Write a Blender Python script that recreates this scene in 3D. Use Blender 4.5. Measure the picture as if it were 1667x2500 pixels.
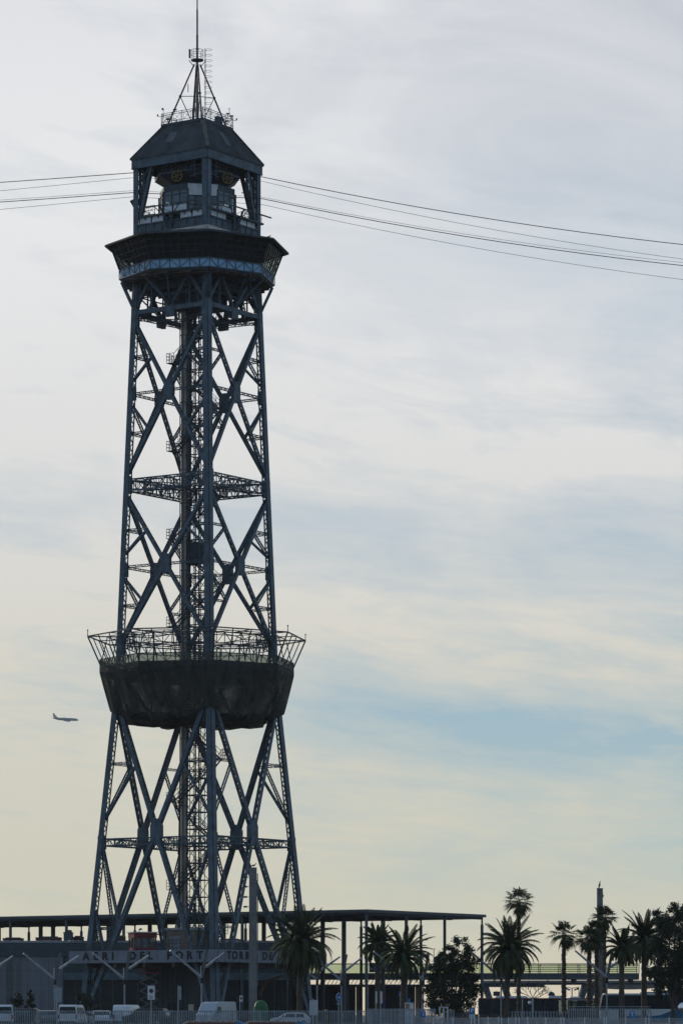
import bpy, math, random
from mathutils import Vector, Matrix
R = math.radians
random.seed(7)
for o in list(bpy.data.objects): bpy.data.objects.remove(o)
SC = bpy.context.scene
COL = SC.collection

# ------------------------------------------------------------------ camera
FPX, YH, XC, EYE, GZ = 8700.0, 2480.0, 833.5, 1.5, 0.4      # focal length in photo pixels, horizon row, eye and ground height
cam = bpy.data.cameras.new('camera'); camo = bpy.data.objects.new('camera', cam); COL.objects.link(camo)
camo.location = (0, 0, EYE); camo.rotation_euler = (R(90), 0, 0)
cam.sensor_fit = 'HORIZONTAL'; cam.sensor_width = 36; cam.lens = 36*FPX/1667
cam.shift_y = (YH-1250)/1667; cam.clip_start = 1; cam.clip_end = 60000
SC.camera = camo

# ------------------------------------------------------------------ sky, sun, exposure
SUN_AZ, SUN_EL = R(-38), R(24)                # measured from the view axis, to the left; behind the tower
W = bpy.data.worlds.new('World'); SC.world = W; W.use_nodes = True
def srgb(r, g, b, k=1.0):
    f = lambda c: (c/255/12.92 if c <= 10 else ((c/255+.055)/1.055)**2.4)*k
    return (f(r), f(g), f(b), 1)
def build_world():
    nt = W.node_tree; N = nt.nodes; L = nt.links; N.clear()
    def nd(t, **kw):
        n = N.new(t)
        for k, v in kw.items(): setattr(n, k, v)
        return n
    def math_(op, a, b=None, clamp=False):
        n = nd('ShaderNodeMath', operation=op, use_clamp=clamp)
        for i, v in enumerate((a, b)):
            if v is None: continue
            if isinstance(v, (int, float)): n.inputs[i].default_value = v
            else: L.new(v, n.inputs[i])
        return n.outputs[0]
    def ramp(fac, stops):
        n = nd('ShaderNodeValToRGB'); L.new(fac, n.inputs[0]); e = n.color_ramp.elements
        while len(e) < len(stops): e.new(.5)
        for i, (p, c) in enumerate(stops): e[i].position = p; e[i].color = c
        return n.outputs[0]
    def mix(f, a, b):
        n = nd('ShaderNodeMix', data_type='RGBA')
        if isinstance(f, (int, float)): n.inputs[0].default_value = f
        else: L.new(f, n.inputs[0])
        for i, v in ((6, a), (7, b)):
            if isinstance(v, tuple): n.inputs[i].default_value = v
            else: L.new(v, n.inputs[i])
        return n.outputs[2]
    tc = nd('ShaderNodeTexCoord'); sep = nd('ShaderNodeSeparateXYZ'); L.new(tc.outputs['Generated'], sep.inputs[0])
    x, y, z = sep.outputs
    zz = math_('MULTIPLY', z, 2.0, True)                       # 0..0.5 in sin(elevation) spread over the ramps
    # warm veil low down, white cirrus above, grey-blue gaps between the clouds
    cloud = ramp(zz, [(0, srgb(229,211,183)), (.03, srgb(219,211,187)), (.07, srgb(214,211,190)), (.13, srgb(217,214,197)), (.2, srgb(223,219,206)),
                      (.27, srgb(225,224,220)), (.36, srgb(231,231,231)), (.45, srgb(236,237,238)), (.56, srgb(226,228,232)), (1, srgb(150,158,172))])
    gap = ramp(zz, [(0, srgb(224,206,180)), (.04, srgb(206,205,186)), (.1, srgb(180,200,200)), (.17, srgb(160,190,204)),
                    (.28, srgb(170,191,207)), (.42, srgb(187,199,212)), (.56, srgb(180,185,197)), (1, srgb(96,116,146))])
    # cloud streaks: azimuth and elevation, long along the horizon and slightly tilted
    az = nd('ShaderNodeMath', operation='ARCTAN2'); L.new(x, az.inputs[0]); L.new(y, az.inputs[1])
    def noise(sx, sz, tilt, off, det, rough, dist=.0):
        cx = math_('ADD', math_('MULTIPLY', az.outputs[0], sx), off)
        cz = math_('MULTIPLY', math_('ADD', z, math_('MULTIPLY', az.outputs[0], tilt)), sz)
        cb = nd('ShaderNodeCombineXYZ'); L.new(cx, cb.inputs[0]); L.new(cz, cb.inputs[1])
        n = nd('ShaderNodeTexNoise', noise_dimensions='2D'); L.new(cb.outputs[0], n.inputs['Vector'])
        n.inputs['Scale'].default_value = 1; n.inputs['Detail'].default_value = det
        n.inputs['Roughness'].default_value = rough; n.inputs['Distortion'].default_value = dist
        return n.outputs['Fac']
    n1 = noise(10, 30, .12, 3.1, 7, .55, .6)
    n2 = noise(24, 95, .16, 11.7, 7, .6, .5)
    n3 = noise(45, 260, .10, 5.3, 5, .6, .3)
    low = math_('SUBTRACT', 1.0, math_('MULTIPLY', z, 4.2), True)               # streaks get finer towards the horizon
    m = math_('ADD', math_('MULTIPLY', n1, 1.3), math_('MULTIPLY', n2, .75))
    m = math_('ADD', m, math_('MULTIPLY', math_('MULTIPLY', math_('SUBTRACT', n3, .5), low), 1.1))
    m = math_('SUBTRACT', m, .17)
    m = math_('ADD', m, math_('MULTIPLY', az.outputs[0], -1.6))                 # brighter towards the sun on the left
    # broad bands where the veil thins
    for zc, wd, amt, az0 in ((.135, .013, .50, -.5), (.084, .012, .66, 3.8), (.050, .012, .40, 3.0), (.27, .03, .18, 4.5), (.222, .024, .40, 4.6), (.165, .012, -.30, 0.), (.108, .010, -.25, 0.)):
        t = math_('DIVIDE', math_('SUBTRACT', math_('ADD', z, math_('MULTIPLY', az.outputs[0], .09)), zc), wd)
        g = math_('POWER', 2.718, math_('MULTIPLY', math_('MULTIPLY', t, t), -1.0))
        k = math_('ADD', .55, math_('MULTIPLY', az.outputs[0], az0*2), True)
        brk = math_('ADD', math_('MULTIPLY', math_('SUBTRACT', n2, .5), 3.2), 1.0)
        m = math_('SUBTRACT', m, math_('MULTIPLY', math_('MULTIPLY', math_('MULTIPLY', g, amt), k), brk))
    m = math_('MINIMUM', math_('MAXIMUM', m, 0.0), 1.0)
    view = mix(m, gap, cloud)
    # clear air away from the sun comes from the physical sky
    sky = nd('ShaderNodeTexSky', sky_type='NISHITA', sun_disc=False, sun_elevation=SUN_EL, sun_rotation=SUN_AZ, air_density=1.3, dust_density=2.0, ozone_density=2.0)
    sk = nd('ShaderNodeMix', data_type='RGBA', blend_type='MULTIPLY'); sk.inputs[0].default_value = 1
    L.new(sky.outputs[0], sk.inputs[6]); sk.inputs[7].default_value = (.10, .10, .10, 1)
    hot = math_('ADD', math_('MULTIPLY', y, 1.6), -.35, True)                    # veil is thin on the side away from the sun
    out = mix(hot, mix(.7, sk.outputs[2], (.26, .36, .50, 1)), view)
    bg = nd('ShaderNodeBackground'); L.new(out, bg.inputs[0]); bg.inputs[1].default_value = 1
    wo = nd('ShaderNodeOutputWorld'); L.new(bg.outputs[0], wo.inputs[0])
build_world()
sun = bpy.data.lights.new('sun', 'SUN'); sun.energy = 2.2; sun.angle = R(1.5); sun.color = (1, .86, .68)
suno = bpy.data.objects.new('sun', sun); COL.objects.link(suno)
sd = Vector((math.sin(SUN_AZ)*math.cos(SUN_EL), math.cos(SUN_AZ)*math.cos(SUN_EL), math.sin(SUN_EL)))
suno.rotation_euler = (-sd).to_track_quat('-Z', 'Y').to_euler(); suno.location = sd*300
VS = SC.view_settings; VS.view_transform = 'Standard'; VS.look = 'None'; VS.exposure = 0; VS.gamma = 1; VS.use_curve_mapping = False

# ------------------------------------------------------------------ materials
MATS = {}
def mat(name, col, rough=.6, metal=0, var=.25, scale=1.5, spec=.4, bump=0, stretch=(1,1,1), trans=0, tcol=(1,1,1,1), col2=None, bands=None):
    m = bpy.data.materials.new(name); m.use_nodes = True
    nt = m.node_tree; N = nt.nodes; L = nt.links; b = N['Principled BSDF']
    b.inputs['Roughness'].default_value = rough; b.inputs['Metallic'].default_value = metal
    b.inputs['Specular IOR Level'].default_value = spec
    tc = N.new('ShaderNodeTexCoord'); mp = N.new('ShaderNodeMapping'); mp.inputs['Scale'].default_value = stretch
    L.new(tc.outputs['Object'], mp.inputs[0])
    n = N.new('ShaderNodeTexNoise'); n.inputs['Scale'].default_value = scale; n.inputs['Detail'].default_value = 6; n.inputs['Roughness'].default_value = .6
    L.new(mp.outputs[0], n.inputs['Vector'])
    r = N.new('ShaderNodeValToRGB'); L.new(n.outputs['Fac'], r.inputs[0])
    c2 = col2 or tuple(c*(1+var) for c in col); c1 = tuple(c*(1-var) for c in col)
    r.color_ramp.elements[0].position = .3; r.color_ramp.elements[1].position = .7
    r.color_ramp.elements[0].color = (*c1[:3], 1); r.color_ramp.elements[1].color = (*c2[:3], 1)
    L.new(r.outputs[0], b.inputs['Base Color'])
    if bump:
        bp = N.new('ShaderNodeBump'); bp.inputs['Strength'].default_value = bump; bp.inputs['Distance'].default_value = .03
        L.new(n.outputs['Fac'], bp.inputs['Height']); L.new(bp.outputs[0], b.inputs['Normal'])
    if bands:                                                  # corrugation along one object axis
        ax, per, st = bands
        w = N.new('ShaderNodeTexWave'); w.bands_direction = ax; w.inputs['Scale'].default_value = per
        L.new(tc.outputs['Object'], w.inputs[0])
        bp = N.new('ShaderNodeBump'); bp.inputs['Strength'].default_value = st; bp.inputs['Distance'].default_value = .05
        L.new(w.outputs['Fac'], bp.inputs['Height']); L.new(bp.outputs[0], b.inputs['Normal'])
    if trans:
        t = N.new('ShaderNodeBsdfTransparent'); t.inputs[0].default_value = tcol
        mx = N.new('ShaderNodeMixShader'); mx.inputs[0].default_value = trans
        L.new(b.outputs[0], mx.inputs[1]); L.new(t.outputs[0], mx.inputs[2])
        L.new(mx.outputs[0], N['Material Output'].inputs[0])
    MATS[name] = m
    return m
steel = mat('blue_grey_paint', (.056,.094,.124), .5, var=.42, scale=1.1)
steel2 = mat('dark_steel', (.034,.056,.075), .55, var=.35, scale=1.2)
clad = mat('weathered_metal_cladding', (.24,.22,.20), .28, .8, var=.5, scale=1.0, stretch=(1,1,.15))
roofm = mat('corrugated_roof_sheet', (.058,.070,.080), .75, var=.45, scale=.7, bump=.2)
roofn = mat('newer_roof_sheet', (.085,.105,.125), .7, var=.2, scale=.7)
ridgem = mat('ridge_cap', (.10,.095,.085), .8, var=.35, scale=2)
bandm = mat('pale_blue_panel', (.24,.42,.60), .45, var=.2, scale=.6)
whitep = mat('white_painted_panel', (.68,.71,.73), .6, var=.18, scale=1.2)
rustw = mat('rust_stained_white', (.50,.47,.43), .8, var=.35, scale=1.6, stretch=(1,1,.3))
soffit = mat('timber_soffit', (.075,.062,.055), .8, var=.4, scale=3, stretch=(1,.1,1))
glassd = mat('dark_glass', (.010,.018,.025), .12, var=.3, spec=.5, trans=.55, tcol=(.75,.85,.82,1))
framed = mat('near_black_frame', (.014,.020,.026), .6, var=.2)
glassc = mat('clear_glass', (.03,.05,.06), .05, var=.2, spec=.8, trans=.6, tcol=(.7,.78,.78,1))
glassl = mat('light_window_glass', (.10,.14,.16), .08, var=.2, spec=.6, trans=.70, tcol=(.85,.92,.92,1))
glasscab = mat('cabin_glass', (.20,.28,.33), .1, var=.3, scale=.8, spec=.6, trans=.45, tcol=(.85,.92,.92,1))
glassg = mat('green_glass', (.05,.08,.06), .1, var=.1, spec=.5, trans=.90, tcol=(.965,1,.925,1))
glasso = mat('opaque_dark_glass', (.010,.020,.028), .3, var=.5, scale=.35, spec=.25)
glasst = mat('teal_facade_glass', (.016,.040,.050), .25, var=.4, scale=.3, spec=.35)
netm = mat('brown_green_mesh', (.022,.034,.034), .85, var=.4, scale=1.0, stretch=(1.6,1.6,.22), col2=(.048,.052,.047), trans=.10, tcol=(.82,.84,.82,1))
def worn_patches(m):                                           # thin spots in the net let more through
    nt = m.node_tree; N = nt.nodes; L = nt.links; mx = [n for n in N if n.type == 'MIX_SHADER'][0]; tc = [n for n in N if n.type == 'TEX_COORD'][0]
    n = N.new('ShaderNodeTexNoise'); n.inputs['Scale'].default_value = .55; n.inputs['Detail'].default_value = 5; L.new(tc.outputs['Object'], n.inputs['Vector'])
    r = N.new('ShaderNodeValToRGB'); L.new(n.outputs['Fac'], r.inputs[0]); e = r.color_ramp.elements
    e[0].position = .42; e[0].color = (.06,.06,.06,1); e[1].position = .70; e[1].color = (.27,.27,.27,1); L.new(r.outputs[0], mx.inputs[0])
worn_patches(netm)
netrail = mat('green_rail_mesh', (.060,.072,.062), .8, var=.35, scale=2, trans=.32, tcol=(.8,.86,.76,1))
yellow = mat('yellow_paint', (.17,.118,.02), .5, var=.25, scale=3)
redm = mat('red_paint', (.15,.016,.024), .5, var=.3, scale=1)
reddk = mat('faded_dark_red', (.070,.026,.028), .7, var=.3, scale=1)
beige = mat('beige_panel', (.19,.155,.125), .7, var=.2, scale=1.2)
redl = mat('red_lamp', (.45,.02,.02), .3)
black = mat('black_rubber', (.012,.012,.013), .7)
cable = mat('steel_cable', (.035,.028,.028), .6)
concrete = mat('grey_concrete', (.165,.168,.172), .85, var=.25, scale=1.2, bump=.3)
concd = mat('dark_concrete', (.11,.115,.12), .85, var=.3, scale=.5)
tan = mat('tan_cladding', (.30,.20,.14), .75, var=.2, scale=1.2, stretch=(1,1,.2))
signwall = mat('grey_sign_panel', (.17,.20,.25), .6, var=.12, scale=.5)
letterm = mat('dark_lettering', (.012,.012,.018), .7)
terms = mat('grey_terminal_panel', (.14,.16,.19), .6, var=.28, scale=.8, stretch=(1,1,.18))
termd = mat('dark_teal_fascia', (.032,.060,.075), .5, var=.3, scale=.2)
canm = mat('canopy_steel', (.055,.075,.092), .5, var=.25, scale=.3)
galv = mat('galvanised_steel', (.26,.30,.34), .45, .35, var=.25, scale=2)
galvl = mat('pale_galvanised', (.42,.46,.50), .45, .2, var=.2, scale=2)
whitev = mat('white_car_paint', (.62,.68,.74), .25, var=.05, spec=.6)
blackv = mat('black_car_paint', (.016,.017,.02), .2, var=.2, spec=.6)
whiteg = mat('shaded_white_van_paint', (.36,.42,.50), .3, var=.08, spec=.5)  # white van paint, darkened so the colour carries the weaker light on it
silverv = mat('grey_car_paint', (.16,.18,.20), .25, .3, var=.1)
cream = mat('cream_paint', (.42,.38,.30), .4, var=.1)
bluep = mat('bright_blue_paint', (.02,.16,.42), .4, var=.1)
bluec = mat('coach_blue_paint', (.012,.12,.23), .3, var=.15)
green = mat('green_plastic', (.010,.10,.032), .5, var=.15)
orange = mat('orange_paint', (.085,.032,.015), .5, var=.3)
brownc = mat('brown_canvas', (.07,.05,.047), .85, var=.2)
whites = mat('white_sign_face', (.62,.64,.66), .5, var=.06)
navy = mat('navy_sign_face', (.02,.03,.12), .5)
leafd = mat('palm_frond_green', (.034,.054,.024), .8, var=.5, scale=.8, spec=.15)
leafy = mat('dry_frond', (.085,.058,.03), .8, var=.45, scale=1)
leaft = mat('tree_leaf_green', (.027,.042,.027), .8, spec=.15, var=.55, scale=.7)
bark = mat('palm_bark', (.075,.058,.045), .9, var=.45, scale=4, bump=.6)
barkt = mat('tree_bark', (.07,.06,.05), .9, var=.4, scale=3, bump=.5)
planem = mat('backlit_airliner_paint', (.09,.16,.24), .4, var=.08, scale=.05)  # white airframe; backlit shade and distance haze are put into this blue-grey
birdm = mat('dark_plumage', (.05,.05,.055), .8, var=.4, scale=4)
birdw = mat('grey_white_plumage', (.42,.43,.45), .8, var=.3, scale=4)
groundm = mat('quay_asphalt', (.06,.06,.062), .9, var=.3, scale=.2, bump=.2)

# ------------------------------------------------------------------ mesh builder
def V(*a): return Vector(a)
class MB:
    def __init__(s): s.v = []; s.f = []
    def add(s, vs, fs):
        k = len(s.v); s.v += [tuple(v) for v in vs]; s.f += [tuple(i+k for i in f) for f in fs]; return s
    def quad(s, a, b, c, d): return s.add((a, b, c, d), ((0,1,2,3),))
    def poly(s, pts): return s.add(pts, (tuple(range(len(pts))),))
    def hexa(s, p):                      # 8 corners: bottom ring 0-3, top ring 4-7
        return s.add(p, ((3,2,1,0), (4,5,6,7), (0,1,5,4), (1,2,6,5), (2,3,7,6), (3,0,4,7)))
    def box(s, x0, x1, y0, y1, z0, z1):
        return s.hexa(((x0,y0,z0),(x1,y0,z0),(x1,y1,z0),(x0,y1,z0),(x0,y0,z1),(x1,y0,z1),(x1,y1,z1),(x0,y1,z1)))
    def bar(s, a, b, w, h=None, n=None, w2=None, h2=None):   # beam a->b: h along n, w across
        a = Vector(a); b = Vector(b); h = h or w; d = (b-a)
        if d.length < 1e-6: return s
        d.normalize(); n = Vector(n) if n is not None else (V(0,0,1) if abs(d.z) < .9 else V(1,0,0))
        u = d.cross(n)
        if u.length < 1e-5: u = d.orthogonal()
        u.normalize(); nn = u.cross(d)
        w2 = w2 or w; h2 = h2 or h
        r = []
        for p, ww, hh in ((a, w, h), (b, w2, h2)):
            for su, sn in ((-1,-1),(1,-1),(1,1),(-1,1)): r.append(p+u*su*ww/2+nn*sn*hh/2)
        return s.hexa(r)
    def tube(s, pts, r, n=8, cap=True):
        pts = [Vector(p) for p in pts]; rs = r if isinstance(r, (list, tuple)) else [r]*len(pts); k = len(s.v)
        ref = None
        for i, p in enumerate(pts):
            d = (pts[min(i+1, len(pts)-1)]-pts[max(i-1, 0)]).normalized()
            if ref is None: ref = d.orthogonal().normalized()
            u = (ref-d*ref.dot(d)).normalized(); ref = u; w = d.cross(u)
            for j in range(n):
                t = 2*math.pi*j/n; s.v.append(tuple(p+u*math.cos(t)*rs[i]+w*math.sin(t)*rs[i]))
        for i in range(len(pts)-1):
            for j in range(n):
                a = k+i*n+j; b = k+i*n+(j+1) % n; s.f.append((a, b, b+n, a+n))
        if cap:
            s.f.append(tuple(k+j for j in reversed(range(n)))); s.f.append(tuple(k+(len(pts)-1)*n+j for j in range(n)))
        return s
    def ring(s, pts0, pts1, close=True):                      # skin between two loops
        n = len(pts0); k = len(s.v); s.v += [tuple(p) for p in pts0]+[tuple(p) for p in pts1]
        for i in range(n if close else n-1): j = (i+1) % n; s.f.append((k+i, k+j, k+n+j, k+n+i))
        return s
    def prism(s, loop, z0, z1, top=None):
        n = len(loop); t = top or loop; k = len(s.v)
        s.v += [(p[0], p[1], z0) for p in loop]+[(p[0], p[1], z1) for p in t]
        for i in range(n): j = (i+1) % n; s.f.append((k+i, k+j, k+n+j, k+n+i))
        s.f.append(tuple(k+i for i in reversed(range(n)))); s.f.append(tuple(k+n+i for i in range(n)))
        return s
    def disc(s, c, nrm, r, th, n=24, r2=None):
        c = Vector(c); nrm = Vector(nrm).normalized(); return s.tube((c-nrm*th/2, c+nrm*th/2), [r, r2 or r], n)
    def lace(s, a, b, side, half, pitch, t, thick=.03):       # zigzag bars in the plane (a->b, side)
        a = Vector(a); b = Vector(b); side = Vector(side).normalized(); L = (b-a).length; n = max(2, int(L/pitch)); nn = (b-a).cross(side)
        for i in range(n):
            g = 1 if i % 2 else -1
            s.bar(a.lerp(b, i/n)+side*half*g, a.lerp(b, (i+1)/n)-side*half*g, t, thick, nn)
        return s
    def laced(s, a, b, nrm, w, d, pitch, t=.06, pt=.05):      # two plates facing nrm, joined by lacing down both edges
        a = Vector(a); b = Vector(b); ax = (b-a).normalized(); nrm = Vector(nrm); nrm = (nrm-ax*nrm.dot(ax)).normalized(); u = ax.cross(nrm)
        for g in (-1, 1):
            s.bar(a+nrm*g*d/2, b+nrm*g*d/2, w, pt, nrm)
            s.lace(a+u*g*(w/2-.03), b+u*g*(w/2-.03), nrm, d/2, pitch, t)
        return s
    def truss(s, a0, b0, a1, b1, n, c=.1, t=.06, posts=True):   # planar truss between chord a0-b0 and chord a1-b1
        a0, b0, a1, b1 = map(Vector, (a0, b0, a1, b1)); s.bar(a0, b0, c); s.bar(a1, b1, c)
        for i in range(n):
            p, q = (a0, b0), (a1, b1)
            if i % 2: p, q = q, p
            s.bar(p[0].lerp(p[1], i/n), q[0].lerp(q[1], (i+1)/n), t)
            if posts: s.bar(a0.lerp(b0, i/n), a1.lerp(b1, i/n), t)
        return s
    def sphere(s, c, r, n=10, m=6, sc=(1,1,1)):
        c = Vector(c); k = len(s.v)
        for i in range(m+1):
            ph = math.pi*i/m
            for j in range(n):
                th = 2*math.pi*j/n; s.v.append((c.x+r*sc[0]*math.sin(ph)*math.cos(th), c.y+r*sc[1]*math.sin(ph)*math.sin(th), c.z+r*sc[2]*math.cos(ph)))
        for i in range(m):
            for j in range(n): a = k+i*n+j; b = k+i*n+(j+1) % n; s.f.append((a, a+n, b+n, b))
        return s
    def build(s, name, material, parent=None, smooth=False, loc=None):
        me = bpy.data.meshes.new(name); me.from_pydata(s.v, [], s.f); me.materials.append(material)
        if smooth:
            me.polygons.foreach_set('use_smooth', [True]*len(me.polygons))
        me.update()
        o = bpy.data.objects.new(name, me); COL.objects.link(o)
        if parent is not None: o.parent = parent
        if loc: o.location = loc
        return o
def tag(o, label=None, cat=None, group=None, kind=None):
    for k, v in (('label', label), ('category', cat), ('group', group), ('kind', kind)):
        if v: o[k] = v
    return o
def thing(name, loc, label, cat, group=None, rz=0):
    o = bpy.data.objects.new(name, None); COL.objects.link(o); o.location = loc; o.rotation_euler = (0, 0, rz); o.empty_display_size = .5
    return tag(o, label, cat, group)
def part(name, parent, loc=(0,0,0)):
    o = bpy.data.objects.new(name, None); COL.objects.link(o); o.parent = parent; o.location = loc; o.empty_display_size = .3
    return o
def copy_thing(src, loc, rz, label, group=None, scale=1):
    def rec(o, par):
        c = o.copy(); COL.objects.link(c); c.parent = par
        for ch in [q for q in bpy.data.objects if q.parent == o]: rec(ch, c)
        return c
    c = rec(src, None); c.location = loc; c.rotation_euler = (0, 0, rz); c.scale = (scale,)*3; c['label'] = label
    if group: c['group'] = group
    return c
def text_mesh(body, size, depth, mater, parent, name='lettering', bold=0, sx=1, align='CENTER', spacing=1):
    cu = bpy.data.curves.new(name, 'FONT'); cu.body = body; cu.size = size; cu.extrude = depth; cu.offset = bold; cu.align_x = align; cu.align_y = 'CENTER'; cu.space_character = spacing
    t = bpy.data.objects.new(name, cu); COL.objects.link(t); dg = bpy.context.evaluated_depsgraph_get(); dg.update()
    me = bpy.data.meshes.new_from_object(t.evaluated_get(dg)); bpy.data.objects.remove(t)
    for v in me.vertices: v.co.x *= sx
    me.materials.clear(); me.materials.append(mater)
    o = bpy.data.objects.new(name, me); COL.objects.link(o); o.parent = parent
    return o
def PX(x, d): return (x-XC)*d/FPX                 # photo column -> X at distance d
def PZ(y, d): return EYE+(YH-y)*d/FPX             # photo row -> height at distance d
# ------------------------------------------------------------------ ground
g = MB(); g.quad((-9000,-200,0),(9000,-200,0),(9000,30000,0),(-9000,30000,0))
tag(g.build('ground', groundm, loc=(0,0,GZ)), kind='structure')

# ------------------------------------------------------------------ the cable car tower
TC = V(-16.12, 398.3, 0); TROT = R(56.2)
tower = thing('cable_car_tower', (TC.x, TC.y, GZ), 'very tall dark blue steel lattice tower with hipped roof, mast and octagonal lookout', 'tower', rz=TROT)
def TB(mb, name, m, parent=None, smooth=False):
    return mb.build(name, m, parent or tower, smooth, (0,0,-GZ) if parent is None else None)
def hz(z):
    if z >= 86: return 5.13
    if z >= 80.4: return 5.13+(86-z)*.15/5.6
    if z >= 38.5: return 5.28+(80.4-z)*1.32/41.9
    return 6.6+(38.5-z)*.0766
def FP(k, t, z, ins=0.0, h=None):
    h = (hz(z) if h is None else h)-ins
    return (V(-h,t,z), V(t,-h,z), V(h,t,z), V(t,h,z))[k]
FN = (V(-1,0,0), V(0,-1,0), V(1,0,0), V(0,1,0))
def octa(r, z, n=8, a0=0): return [V(r*math.cos(R(a0+360*i/n)), r*math.sin(R(a0+360*i/n)), z) for i in range(n)]

# corner columns: two solid outer plates, two laced inner sides
ZS = [GZ, 20.7, 38.5, 60.6, 80.4, 86, 96]
for sp in (-1, 1):
    for sq in (-1, 1):
        m = MB(); w = .66
        for z0, z1 in zip(ZS[:-1], ZS[1:]):
            h0, h1 = hz(z0), hz(z1)
            P0 = V(sp*h0, sq*h0, z0); P1 = V(sp*h1, sq*h1, z1); ip = V(-sp,0,0); iq = V(0,-sq,0)
            gap = .09
            m.bar(P0+iq*(w/2+gap)+ip*.03, P1+iq*(w/2+gap)+ip*.03, w, .06, ip)
            m.bar(P0+ip*(w/2+gap)+iq*.03, P1+ip*(w/2+gap)+iq*.03, w, .06, iq)
            m.bar(P0+(ip+iq)*.24, P1+(ip+iq)*.24, .22, .22, ip)
            for u, v in ((ip, iq), (iq, ip)):                   # laced plane across the inner edge of each plate
                a = P0+u*w+v*.07; b = P1+u*w+v*.07
                m.bar(a+v*.03, b+v*.03, .06, .15, v); m.bar(a+v*(w-.1), b+v*(w-.1), .06, .15, v)
                m.lace(a+v*w*.46, b+v*w*.46, v, w*.33, .52, .075)
            # batten plates at the nodes
        for zn in (20.7, 36.8, 42.6, 51.1, 60.6, 70.8, 79.3):
            h = hz(zn); c = V(sp*h, sq*h, zn); hh = .95 if zn not in (51.1, 70.8, 20.7) else .75
            for u, v in ((V(-sp,0,0), V(0,-sq,0)), (V(0,-sq,0), V(-sp,0,0))):
                m.bar(c+u*.50+v*.10-V(0,0,hh), c+u*.50+v*.10+V(0,0,hh), .95, .03, v)
                m.bar(c+u*.70+v*.42-V(0,0,hh), c+u*.70+v*.42+V(0,0,hh), .03, .7, v)
        TB(m, 'corner_column', steel)

# crossed braces on the four faces, three storeys
def cross(k, zt, zb, w, d, extra=False):
    ht, hb = hz(zt)-.45, hz(zb)-.45; ins = .32
    A = [FP(k, -ht, zt, ins), FP(k, ht, zt, ins)]; B = [FP(k, hb, zb, ins), FP(k, -hb, zb, ins)]
    f = ht/(ht+hb); X = A[0].lerp(B[0], f); n = FN[k]; zc = X.z; arms = []
    for i in (0, 1):
        m = MB(); m.laced(A[i], X, n, w, d, .42, .075); m.laced(X, B[i], n, w, d, .42, .075)
        arms.append(TB(m, 'diagonal_brace', steel))
    tng = (A[1]-A[0]).normalized()
    gp = MB(); gw, gh = (.62, 1.1) if not extra else (.7, 1.35)
    pts = [X+tng*a*gw+V(0,0,b*gh) for a, b in ((-1,-.45),(-.45,-1),(.45,-1),(1,-.45),(1,.45),(.45,1),(-.45,1),(-1,.45))]
    e = d/2+.06; gp.ring([p-n*e for p in pts], [p+n*e for p in pts]); gp.poly([p+n*e for p in pts]); gp.poly([p-n*e for p in reversed(pts)])
    TB(gp, 'gusset_plate', steel)
    def member(name, par, *a):
        q = MB(); q.laced(*a); TB(q, name, steel, par)
    for i in (0, 1):
        s = -1 if i == 0 else 1; up, lo = arms[i], arms[1-i]
        if not extra: member('horizontal_strut', None, X+tng*s*gw*.8, FP(k, s*(hz(zc)-.5), zc, ins), V(0,0,1), .30, .24, .4, .05)
        M = A[i].lerp(X, .48); cm = FP(k, s*(hz(M.z)-.5), M.z, ins); cl = FP(k, s*(hz(zc+1.4)-.5), zc+1.4, ins)
        member('short_strut', up, M, cm, V(0,0,1), .26, .22, .4, .05); member('secondary_brace', up, M-V(0,0,.3), cl, n, .20, .34, .36, .06)
        M2 = X.lerp(B[1-i], .50); cm2 = FP(k, s*(hz(M2.z)-.5), M2.z, ins); cl2 = FP(k, s*(hz(zc-1.2)-.5), zc-1.2, ins)
        member('short_strut', lo, M2, cm2, V(0,0,1), .26, .22, .4, .05); member('secondary_brace', lo, M2+V(0,0,.3), cl2, n, .20, .34, .36, .06)
        if extra: member('secondary_brace', lo, FP(k, s*(hz(13.2)-.6), 13.2, ins), X.lerp(B[1-i], .68), n, .22, .34, .36, .06)
for k in range(4):
    cross(k, 78.7, 61.9, .38, .36); cross(k, 59.3, 42.8, .38, .36); cross(k, 36.6, .5, .50, .46, True)

# ring trusses
def ring_truss(z0, z1, dep, n, c=.13, t=.07, cross_plan=True):
    for k in range(4):
        m = MB(); h = hz(z0)-.6
        o0, o1 = FP(k,-h,z0,.2), FP(k,h,z0,.2); u0, u1 = FP(k,-h,z1,.2), FP(k,h,z1,.2)
        i0, i1 = FP(k,-h+dep,z0,.2+dep), FP(k,h-dep,z0,.2+dep); j0, j1 = FP(k,-h+dep,z1,.2+dep), FP(k,h-dep,z1,.2+dep)
        m.truss(o0,o1,u0,u1,n,c,t); m.truss(i0,i1,j0,j1,n,c,t)
        m.truss(u0,u1,j0,j1,n,c*.8,t*.8); m.truss(o0,o1,i0,i1,n,c*.8,t*.8)
        TB(m, 'ring_truss', steel)
ring_truss(59.95, 61.2, 1.3, 10)
ring_truss(20.35, 21.1, 1.0, 12, .12, .07)
for k in range(4):                                              # plan bracing to the lift shaft
    for z in (60.6, 20.7):
        m = MB(); a = FP(k, 0, z, .8); m.truss(a+V(0,0,.4), FN[k]*1.4+V(0,0,z+.4), a-V(0,0,.4), FN[k]*1.4+V(0,0,z-.4), 6, .09, .055); TB(m, 'plan_brace', steel2)
    cp = V((-1,1,1,-1)[k], (-1,-1,1,1)[k], 0); z = 60.6
    m = MB(); m.truss(cp*(hz(z)-.6)+V(0,0,z+.4), cp*1.0+V(0,0,z+.4), cp*(hz(z)-.6)+V(0,0,z-.4), cp*1.0+V(0,0,z-.4), 8, .09, .055); TB(m, 'plan_brace', steel2)
m = MB()
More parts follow.
